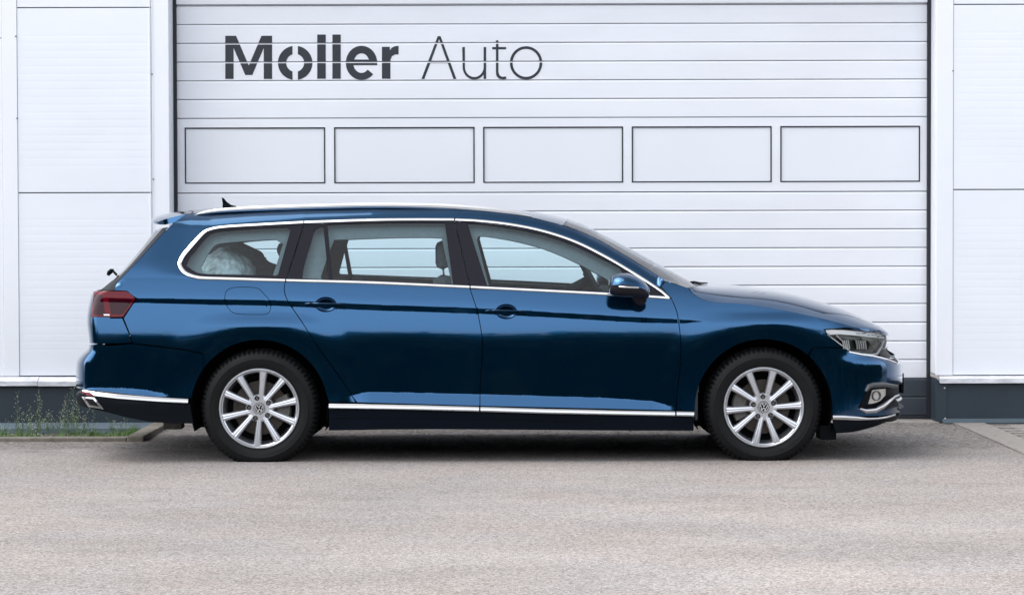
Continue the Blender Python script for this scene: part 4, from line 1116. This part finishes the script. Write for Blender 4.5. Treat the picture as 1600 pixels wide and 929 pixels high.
# dashboard
bm = bmesh.new(); P = [(940, 452), (985, 444), (1040, 446), (1078, 456), (1078, 600), (1000, 600), (960, 500)]
w3 = [at(a, b, YC) for a, b in P]; v1 = [bm.verts.new((p.x, .2, p.z)) for p in w3]; v2 = [bm.verts.new((p.x, 1.66, p.z)) for p in w3]
for i in range(len(P)): j = (i + 1) % len(P); bm.faces.new((v1[i], v1[j], v2[j], v2[i]))
bm.faces.new(v1); bm.faces.new(v2); cpar(obj('dashboard', bm_mesh(bm, 'dashboard'), M['dash']))
# steering wheel (driver sits on the far side)
bm = bmesh.new(); c = at(922, 436, 1.31); Rm = Matrix.Rotation(R(62), 4, 'Y')
for i in range(1): bmesh.ops.create_cone(bm, cap_ends=True, segments=16, radius1=.05, radius2=.07, depth=.05)
n = 32; rr = .185
ringp = [Vector((rr * math.cos(2 * math.pi * i / n), rr * math.sin(2 * math.pi * i / n), 0)) for i in range(n + 1)]
tube(bm, ringp, .015, 8, False); tube(bm, [(-rr, 0, 0), (rr, 0, 0)], .012, 6); tube(bm, [(0, 0, 0), (0, 0, -.25)], .03, 8)
bm.transform(Matrix.Translation(c) @ Rm); cpar(obj('steering_wheel', bm_mesh(bm, 'steering_wheel', True), M['dash']))
# interior mirror-side dome seen at the wheel
# wrapped bundle in the boot: its own thing
bm = bmesh.new(); bmesh.ops.create_icosphere(bm, subdivisions=5, radius=1)
ca = at(356, 416, .62)
from mathutils import noise as mnoise
for v in bm.verts:
    p = v.co.copy(); c_ = mnoise.voronoi(p * 3.1)[0]; rd_ = (c_[1] - c_[0]) * .12 + mnoise.noise(p * 9) * .03
    v.co = p * (.93 + rd_)
    v.co = Vector((v.co.x * .165, v.co.y * .26, v.co.z * .14)); v.co.z += -.25 * v.co.x if v.co.x > 0 else .12 * v.co.x
    v.co += Vector((ca.x, .64, ca.z - .02))
bun = obj('wrapped_bundle', bm_mesh(bm, 'wrapped_bundle', True), M['plastic_film'])
tag(bun, 'bundle in crumpled clear plastic film lying in the boot behind the rear quarter window', 'bundle')
bm = bmesh.new(); P = [(395, 366), (408, 372), (440, 396), (476, 404), (488, 418), (486, 446), (400, 446), (330, 446), (312, 404), (340, 372)]
P = [(330, 372), (352, 371), (378, 383), (398, 396), (408, 400), (410, 412), (420, 416), (428, 413), (434, 448), (330, 448)]
w3 = [at(a, b, .95) for a, b in P]; v1 = [bm.verts.new((p.x, .92, p.z)) for p in w3]; v2 = [bm.verts.new((p.x, 1.25, p.z)) for p in w3]
for i in range(len(P)): j = (i + 1) % len(P); bm.faces.new((v1[i], v1[j], v2[j], v2[i]))
bm.faces.new(v1); bm.faces.new(v2); bmesh.ops.bevel(bm, geom=bm.edges[:], offset=.012, segments=2, affect='EDGES')
tag(obj('boot_cover', bm_mesh(bm, 'boot_cover', True, 50), M['seat']), 'dark folded cover lying behind the plastic bundle in the boot', 'cover')

# --- underbody and wheel housings
cpar(boxobj('underbody', M['shell'], None, at(525, 650, .9).x, at(1075, 650, .9).x, .14, 1.72, .205, .30))
def ubox(x0, x1, y0, y1, z0, z1): return cpar(boxobj('underbody', M['shell'], None, x0, x1, y0, y1, z0, z1))
for h in (hubR, hubF):
    for s in (1, -1):
        bm = bmesh.new(); n = 24; r_ = .385; A = []; Bq = []
        y0, y1 = (.045, .36)
        for i in range(n + 1):
            a = R(-20 + 220 * i / n); X, Z = h.x + r_ * math.cos(a), .30 + r_ * math.sin(a)
            A.append(bm.verts.new((X, y0 if s == 1 else 2 * YC - y0, Z))); Bq.append(bm.verts.new((X, y1 if s == 1 else 2 * YC - y1, Z)))
        for i in range(n): bm.faces.new((A[i], A[i + 1], Bq[i + 1], Bq[i]))
        bm.faces.new(Bq)
        cpar(obj('wheel_housing', bm_mesh(bm, 'wheel_housing', True, 40), M['shell']))
cpar(boxobj('axle', M['shell'], None, hubR.x - .05, hubR.x + .05, .3, 1.56, .22, .34)); cpar(boxobj('axle', M['shell'], None, hubF.x - .05, hubF.x + .05, .3, 1.56, .22, .34))
xr_b, xf_b = at(165, 650, YC).x, at(1365, 650, YC).x
cpar(boxobj('rear_floor', M['shell'], None, xr_b + .30, hubR.x - .36, .30, 1.56, .215, .30)); cpar(boxobj('front_floor', M['shell'], None, hubF.x + .36, xf_b - .06, .30, 1.56, .205, .30))
cpar(boxobj('mid_floor', M['shell'], None, hubR.x - .4, hubF.x + .4, .37, 1.49, .24, .36))
pz = at(1306, 686, .12); cpar(boxobj('air_deflector', M['black_plastic'], None, pz.x - .09, pz.x, .10, .30, pz.z, pz.z + .08))
cpar(boxobj('air_deflector', M['black_plastic'], None, pz.x - .09, pz.x, 1.56, 1.76, pz.z, pz.z + .08))
pz = at(272, 667, .5); cpar(boxobj('exhaust_pipe', M['caliper'], None, pz.x - .04, pz.x + .06, .35, .5, pz.z, pz.z + .05))

# --- wheels
def tyre_mesh():
    bm = bmesh.new(); NS = 288
    pr = [(.212, .030), (.214, .012), (.222, .006), (.236, -.002), (.258, -.008), (.268, -.0085), (.270, -.0105), (.274, -.0105), (.276, -.008), (.292, -.003), (.304, .004), (.313, .012), (.3205, .022), (.325, .036), (.3275, .052), (.3275, .060), (.318, .062), (.318, .070), (.3285, .072), (.329, .108), (.3285, .144), (.318, .146), (.318, .154), (.3275, .156), (.3275, .165), (.325, .180), (.313, .204), (.292, .219), (.258, .222), (.222, .210), (.212, .19)]
    def fn(r, y, i):
        if (.003 < y < .053 or .163 < y < .212) and r > .303 and i % 4 == 0: return r - .008 * min(1, (r - .300) / .012)
        if .07 < y < .146 and i % 6 == 0: return r - .006
        return r
    lathe(bm, pr, NS, fn=fn)
    for v in bm.verts:
        if v.co.z < -.2965 + .0:
            d = -.2965 - v.co.z; v.co.z = -.2965; v.co.y += (-.25 * d if v.co.y < .03 else (.25 * d if v.co.y > .19 else 0))
        elif v.co.z < -.24 and v.co.y < .03 and v.co.y > -.012 and math.hypot(v.co.x, v.co.z) > .225: v.co.y -= .006 * ss(-.24, -.29, v.co.z) * math.exp(-(v.co.x / .12) ** 2)
    return bm_mesh(bm, 'tyre', True, 28)
def rim_mesh():
    bm = bmesh.new()
    lathe(bm, [(.2235, .008), (.2235, .001), (.2205, -.003), (.215, -.0035), (.2115, 0), (.209, .006), (.2035, .010), (.2005, .020), (.197, .05), (.192, .09), (.185, .12), (.200, .19)], 96)
    # hub disc
    lathe(bm, [(.004, .014), (.030, .014), (.034, .011), (.045, .010), (.072, .014), (.078, .022), (.080, .05)], 60)
    for k in range(10):
        j = k // 2; base = 72 * j; a = base + (19.2 if k % 2 else -19.2); ain = base + (23 if k % 2 else -23)
        pin = Vector((math.cos(R(ain)), 0, math.sin(R(ain)))) * .050; pout = Vector((math.cos(R(a)), 0, math.sin(R(a)))) * .2075
        d = (pout - pin); t = d.normalized(); pb = Vector((-t.z, 0, t.x))
        rings = []
        for f, hw, yf in ((0, .0155, .011), (.15, .0150, .0095), (.45, .0165, .006), (.8, .0195, .003), (1.0, .0225, .003)):
            c = pin + d * f; prof_s = [(-hw, .045), (-hw, .010), (-hw * .72, .002), (-hw * .28, 0), (0, .0016), (hw * .28, 0), (hw * .72, .002), (hw, .010), (hw, .045)]
            rings.append([bm.verts.new(c + pb * w_ + Vector((0, yf + y_, 0))) for w_, y_ in prof_s])
        for a_, b_ in zip(rings, rings[1:]):
            for q in range(8): bm.faces.new((a_[q], a_[q + 1], b_[q + 1], b_[q]))
        bm.faces.new(rings[0]); bm.faces.new(rings[-1])
    return bm_mesh(bm, 'wheel', True, 24)
def cap_mesh():
    bm = bmesh.new(); lathe(bm, [(.001, .006), (.022, .006), (.0265, .009), (.0275, .016)], 32); return bm_mesh(bm, 'centre_cap', True, 40)
def emblem_mesh():
    bm = bmesh.new()
    lathe(bm, [(.0255, .009), (.0250, .0035), (.0225, .0035), (.0220, .008)], 36)
    def st(x0, z0, x1, z1, wv=.0021):
        d = Vector((x1 - x0, 0, z1 - z0)).normalized(); n_ = Vector((-d.z, 0, d.x)) * wv
        A, Bq = Vector((x0, .0036, z0)), Vector((x1, .0036, z1)); q = [A + n_, A - n_, Bq - n_, Bq + n_]
        v = [bm.verts.new(p) for p in q]; v2 = [bm.verts.new(p + Vector((0, .004, 0))) for p in q]; bm.faces.new(v)
        for i in range(4): bm.faces.new((v[i], v[(i + 1) % 4], v2[(i + 1) % 4], v2[i]))
    k = .001
    st(-9 * k, 20 * k, 0, 3.2 * k); st(9 * k, 20 * k, 0, 3.2 * k)                       # upper chevron
    st(-19 * k, 11 * k, -9 * k, -18 * k); st(-9 * k, -18 * k, -0.3 * k, -1 * k); st(.3 * k, -1 * k, 9 * k, -18 * k); st(9 * k, -18 * k, 19 * k, 11 * k)
    return bm_mesh(bm, 'emblem')
TM, RM, CM, EM = tyre_mesh(), rim_mesh(), cap_mesh(), emblem_mesh()
bm = bmesh.new(); lathe(bm, [(.009, .004), (.0125, .003), (.0135, .0045), (.0135, .012)], 16); lathe(bm, [(.0005, .008), (.0125, .008)], 16)
BM_ = bm_mesh(bm, 'bolt_hole', True, 40); BM_.materials.append(M['cavity'])
bm = bmesh.new(); lathe(bm, [(.0095, .010), (.0085, .0045), (.0001, .0045)], 6); BT = bm_mesh(bm, 'wheel_bolt'); BT.materials.append(M['caliper'])
bm = bmesh.new(); lathe(bm, [(.06, .055), (.085, .05), (.087, .06), (.150, .06), (.152, .085), (.087, .085)], 48); DM = bm_mesh(bm, 'brake_disc', True, 30)
bm = bmesh.new(); rings = []
for i in range(9):
    a = R(-28 + 7 * i); rings.append([bm.verts.new((r_ * math.cos(a), y_, r_ * math.sin(a))) for r_, y_ in ((.098, .045), (.165, .040), (.172, .055), (.172, .11), (.098, .11))])
for a, b in zip(rings, rings[1:]):
    for k in range(5): bm.faces.new((a[k], a[(k + 1) % 5], b[(k + 1) % 5], b[k]))
bm.faces.new(rings[0]); bm.faces.new(rings[-1]); QM = bm_mesh(bm, 'brake_caliper', True, 40)
for me, mm in ((TM, 'rubber'), (RM, 'alloy'), (CM, 'dark_trim'), (EM, 'emblem'), (DM, 'disc'), (QM, 'caliper')): me.materials.append(M[mm])
for h, ang, cal in ((hubR, 103, 0), (hubF, 94, 180)):
    for s in (1, -1):
        root = bpy.data.objects.new('wheel', None); C.objects.link(root)
        root.location = (h.x, .030 if s == 1 else 2 * YC - .030, .2965); cpar(root)
        if s == -1: root.rotation_euler = (0, 0, math.pi)
        def sub(name, me, rot=0):
            o = bpy.data.objects.new(name, me); C.objects.link(o); o.parent = root; o.rotation_euler = (0, -R(rot), 0); return o
        sub('tyre', TM); sub('rim', RM, ang); sub('centre_cap', CM); sub('emblem', EM, 8 if h is hubR else -6); sub('brake_disc', DM); sub('brake_caliper', QM, cal)
        for j in range(5):
            a = R(ang + 72 * j); o = sub('bolt_hole', BM_); o.location = (.0585 * math.cos(a), .003, .0585 * math.sin(a)); o = sub('wheel_bolt', BT, ang); o.location = (.0585 * math.cos(a), .0045, .0585 * math.sin(a))
        bm = bmesh.new(); lathe(bm, [(.001, .105), (.19, .105)], 32); o = sub('back_plate', bm_mesh(bm, 'back_plate')); o.data.materials.append(M['shell'])
molding('parking_sensor', [(299.5 + 3 * math.cos(a), 579 + 3 * math.sin(a)) for a in np.linspace(0, 2 * math.pi, 15)[:-1]], .0022, .0015, M['shell'], closed=True, parents=[rbump, rbump])
molding('parking_sensor', [(1296 + 3 * math.cos(a), 576 + 3 * math.sin(a)) for a in np.linspace(0, 2 * math.pi, 15)[:-1]], .0022, .0015, M['shell'], closed=True, parents=[fbump, fbump])
# =================================================================== VERGE LIFE
bm = bmesh.new()
for i in range(1500):
    x = random.uniform(-5.0, VX1 - .04); y = random.uniform(VY0 + .02, FY - .07); r_ = random.uniform(.004, .013); z = -.048
    q = bmesh.ops.create_icosphere(bm, subdivisions=1, radius=r_, matrix=Matrix.Translation((x, y, z)) @ Matrix.Diagonal((1, random.uniform(.7, 1.2), random.uniform(.5, .8), 1)))
obj('gravel', bm_mesh(bm, 'gravel'), M['pebble'], kind='stuff')
def blade(bm, x, y, z, h, lean, az, w_):
    dx, dy = math.cos(az), math.sin(az); prev = None
    for k in range(4):
        t = k / 3; cx, cy, cz = x + dx * lean * t * t, y + dy * lean * t * t, z + h * (t - .25 * t * t * (lean / h)); ww = w_ * (1 - t) + .0004
        a, b = bm.verts.new((cx - dy * ww, cy + dx * ww, cz)), bm.verts.new((cx + dy * ww, cy - dx * ww, cz))
        if prev: bm.faces.new((prev[0], prev[1], b, a))
        prev = (a, b)
bm = bmesh.new()
clumps = [(random.uniform(-4.4, VX1 - .05), random.uniform(1.56, 2.5)) for _ in range(150)] + [(at(185, 683, 1.9).x + random.gauss(0, .05), random.uniform(1.6, 2.1)) for _ in range(16)] + [(at(130, 683, 1.9).x + random.gauss(0, .05), random.uniform(1.6, 2.2)) for _ in range(12)] + [(at(207, 670, 2.5).x + random.gauss(0, .02), 2.5) for _ in range(5)]
for cx, cy in clumps:
    hh = random.uniform(.02, .06)
    for _ in range(26): blade(bm, cx + random.gauss(0, .025), cy + random.gauss(0, .025), -.05, hh * random.uniform(.5, 1.4), random.uniform(.005, .05), random.uniform(0, 6.28), .0022)
obj('grass', bm_mesh(bm, 'grass'), M['grass'], kind='stuff')
bm = bmesh.new()                                   # crumbs of grit along the apron edge
for i in range(900):
    x = random.uniform(-2.2, 2.9); y = random.choice((random.gauss(2.55, .04), random.uniform(.8, 2.55))); r_ = random.uniform(.002, .006)
    bmesh.ops.create_icosphere(bm, subdivisions=1, radius=r_, matrix=Matrix.Translation((x, y, .006 if y < 2.6 else .014)))
obj('grit', bm_mesh(bm, 'grit'), M['pebble'], kind='stuff')
weeds = [(28, 612, 'tall'), (62, 606, 'tall'), (44, 640, 'low'), (90, 622, 'mid'), (98, 632, 'mid'), (105, 608, 'tall'), (117, 606, 'tall'), (127, 640, 'mid'), (8, 655, 'low'), (140, 640, 'low'), (173, 655, 'low'), (189, 652, 'low'), (52, 648, 'low'), (75, 645, 'mid')]
wl = ['leftmost tall flowering weed before the grey plinth', 'tallest white flowering weed before the grey plinth', 'low weed between the two left tall weeds', 'medium weed with a single bare upright stem left of the bumper', 'medium branching weed just left of the bumper pair', 'tall weed leaning beside the rear bumper of the car', 'tall flowering weed partly behind the rear bumper', 'weed standing right below the exhaust trim', 'small weed at the left edge of the photo', 'short weed below the car bumper near the red reflector', 'short weed under the rear valance left of the kerb corner', 'small weed nearest the kerb corner under the bumper', 'short bushy weed below the tallest weed', 'thin weed halfway between tallest weed and bumper']
for (px_, py_, kd), lb in zip(weeds, wl):
    Y = random.uniform(2.1, 2.5); top = at(px_, py_, Y); h = top.z + .05
    bs = bmesh.new(); bf = bmesh.new()
    nst = {'tall': 6, 'mid': 5, 'low': 5}[kd]
    for q in range(nst):
        hh = h * (1 if q == 0 else random.uniform(.45, .85)); x0, y0 = top.x + random.gauss(0, .015), Y + random.gauss(0, .015)
        lx, ly = random.gauss(0, .025), random.gauss(0, .02)
        pts = [(x0 + lx * t * t + random.gauss(0, .002), y0 + ly * t * t, -.05 + hh * t) for t in np.linspace(0, 1, 7)]
        tube(bs, pts, [.0016, .0015, .0014, .0012, .001, .0009, .0007], 4)
        for t in np.linspace(.15, 1, int(6 + hh * 46)):
            i = min(5, int(t * 6)); f = t * 6 - i; p = Vector(pts[i]).lerp(Vector(pts[i + 1]), f); az = random.uniform(0, 6.28); L = random.uniform(.01, .034) * (1.15 - .6 * t)
            e = p + Vector((math.cos(az) * L, math.sin(az) * L, L * .7)); tube(bs, [p, e], [.0007, .0005], 3, False)
            if t > .45 and random.random() < .8: bmesh.ops.create_icosphere(bf, subdivisions=1, radius=random.uniform(.0014, .0034), matrix=Matrix.Translation(e))
            elif t < .6: blade(bs, e.x, e.y, e.z, random.uniform(.006, .02), random.uniform(.008, .02), az, .003)
    r0 = bpy.data.objects.new('weed_plant', None); C.objects.link(r0); r0.location = (top.x, Y, -.05)
    tag(r0, lb, 'weed', 'weeds growing before the plinth')
    for nm, b_, mm in (('stem', bs, M['stem']), ('flower', bf, M['flower'])):
        if len(b_.verts) == 0: b_.free(); continue
        b_.transform(Matrix.Translation(-Vector((top.x, Y, -.05)))); obj(nm, bm_mesh(b_, nm), mm, r0)

# =================================================================== WOOD ACROSS THE YARD (mirrored in the paint)
rnd = random.Random(3); rg = np.random.default_rng(5); V = []; NT = 62
for i in range(NT):
    az = math.pi * (1.06 - 1.12 * i / (NT - 1)) ; RD = 46 + rnd.uniform(-3, 4) if i % 2 else 52 + rnd.uniform(-2, 4)
    cx = RD * math.cos(az) * 1.15; cy = -4 - RD * math.sin(az) * .9; H = rnd.uniform(7.8, 10.6) * (1.12 if not i % 2 else 1); rx = rnd.uniform(2.7, 3.8)
    n = 2300; th = rg.uniform(0, 6.283, n); ph_ = rg.uniform(-1, 1, n); rr_ = rg.uniform(.25, 1.06, n); c = np.sqrt(1 - ph_ ** 2)
    lump = 1 + .16 * np.sin(3 * th + i) * np.cos(4 * ph_ + i)
    p = np.stack([cx + rx * rr_ * lump * c * np.cos(th), cy + rx * rr_ * lump * c * np.sin(th), np.maximum(.2, H * .47 + H * .53 * rr_ * lump * ph_)], 1)
    a = rg.normal(size=(n, 3)); a /= np.linalg.norm(a, axis=1)[:, None]; b = np.cross(a, rg.normal(size=(n, 3))); b /= np.linalg.norm(b, axis=1)[:, None]; c2 = np.cross(a, b); sz = rg.uniform(.2, .5, n)[:, None]
    V.append(np.stack([p + b * sz, p + c2 * sz, p - b * sz * .8, p - c2 * sz * .7], 1).reshape(-1, 3))
V = np.concatenate(V); nf = len(V) // 4
me = bpy.data.meshes.new('woodland'); me.from_pydata(V.tolist(), [], np.arange(nf * 4).reshape(-1, 4).tolist())
obj('woodland', me, M['leaf'], kind='stuff')
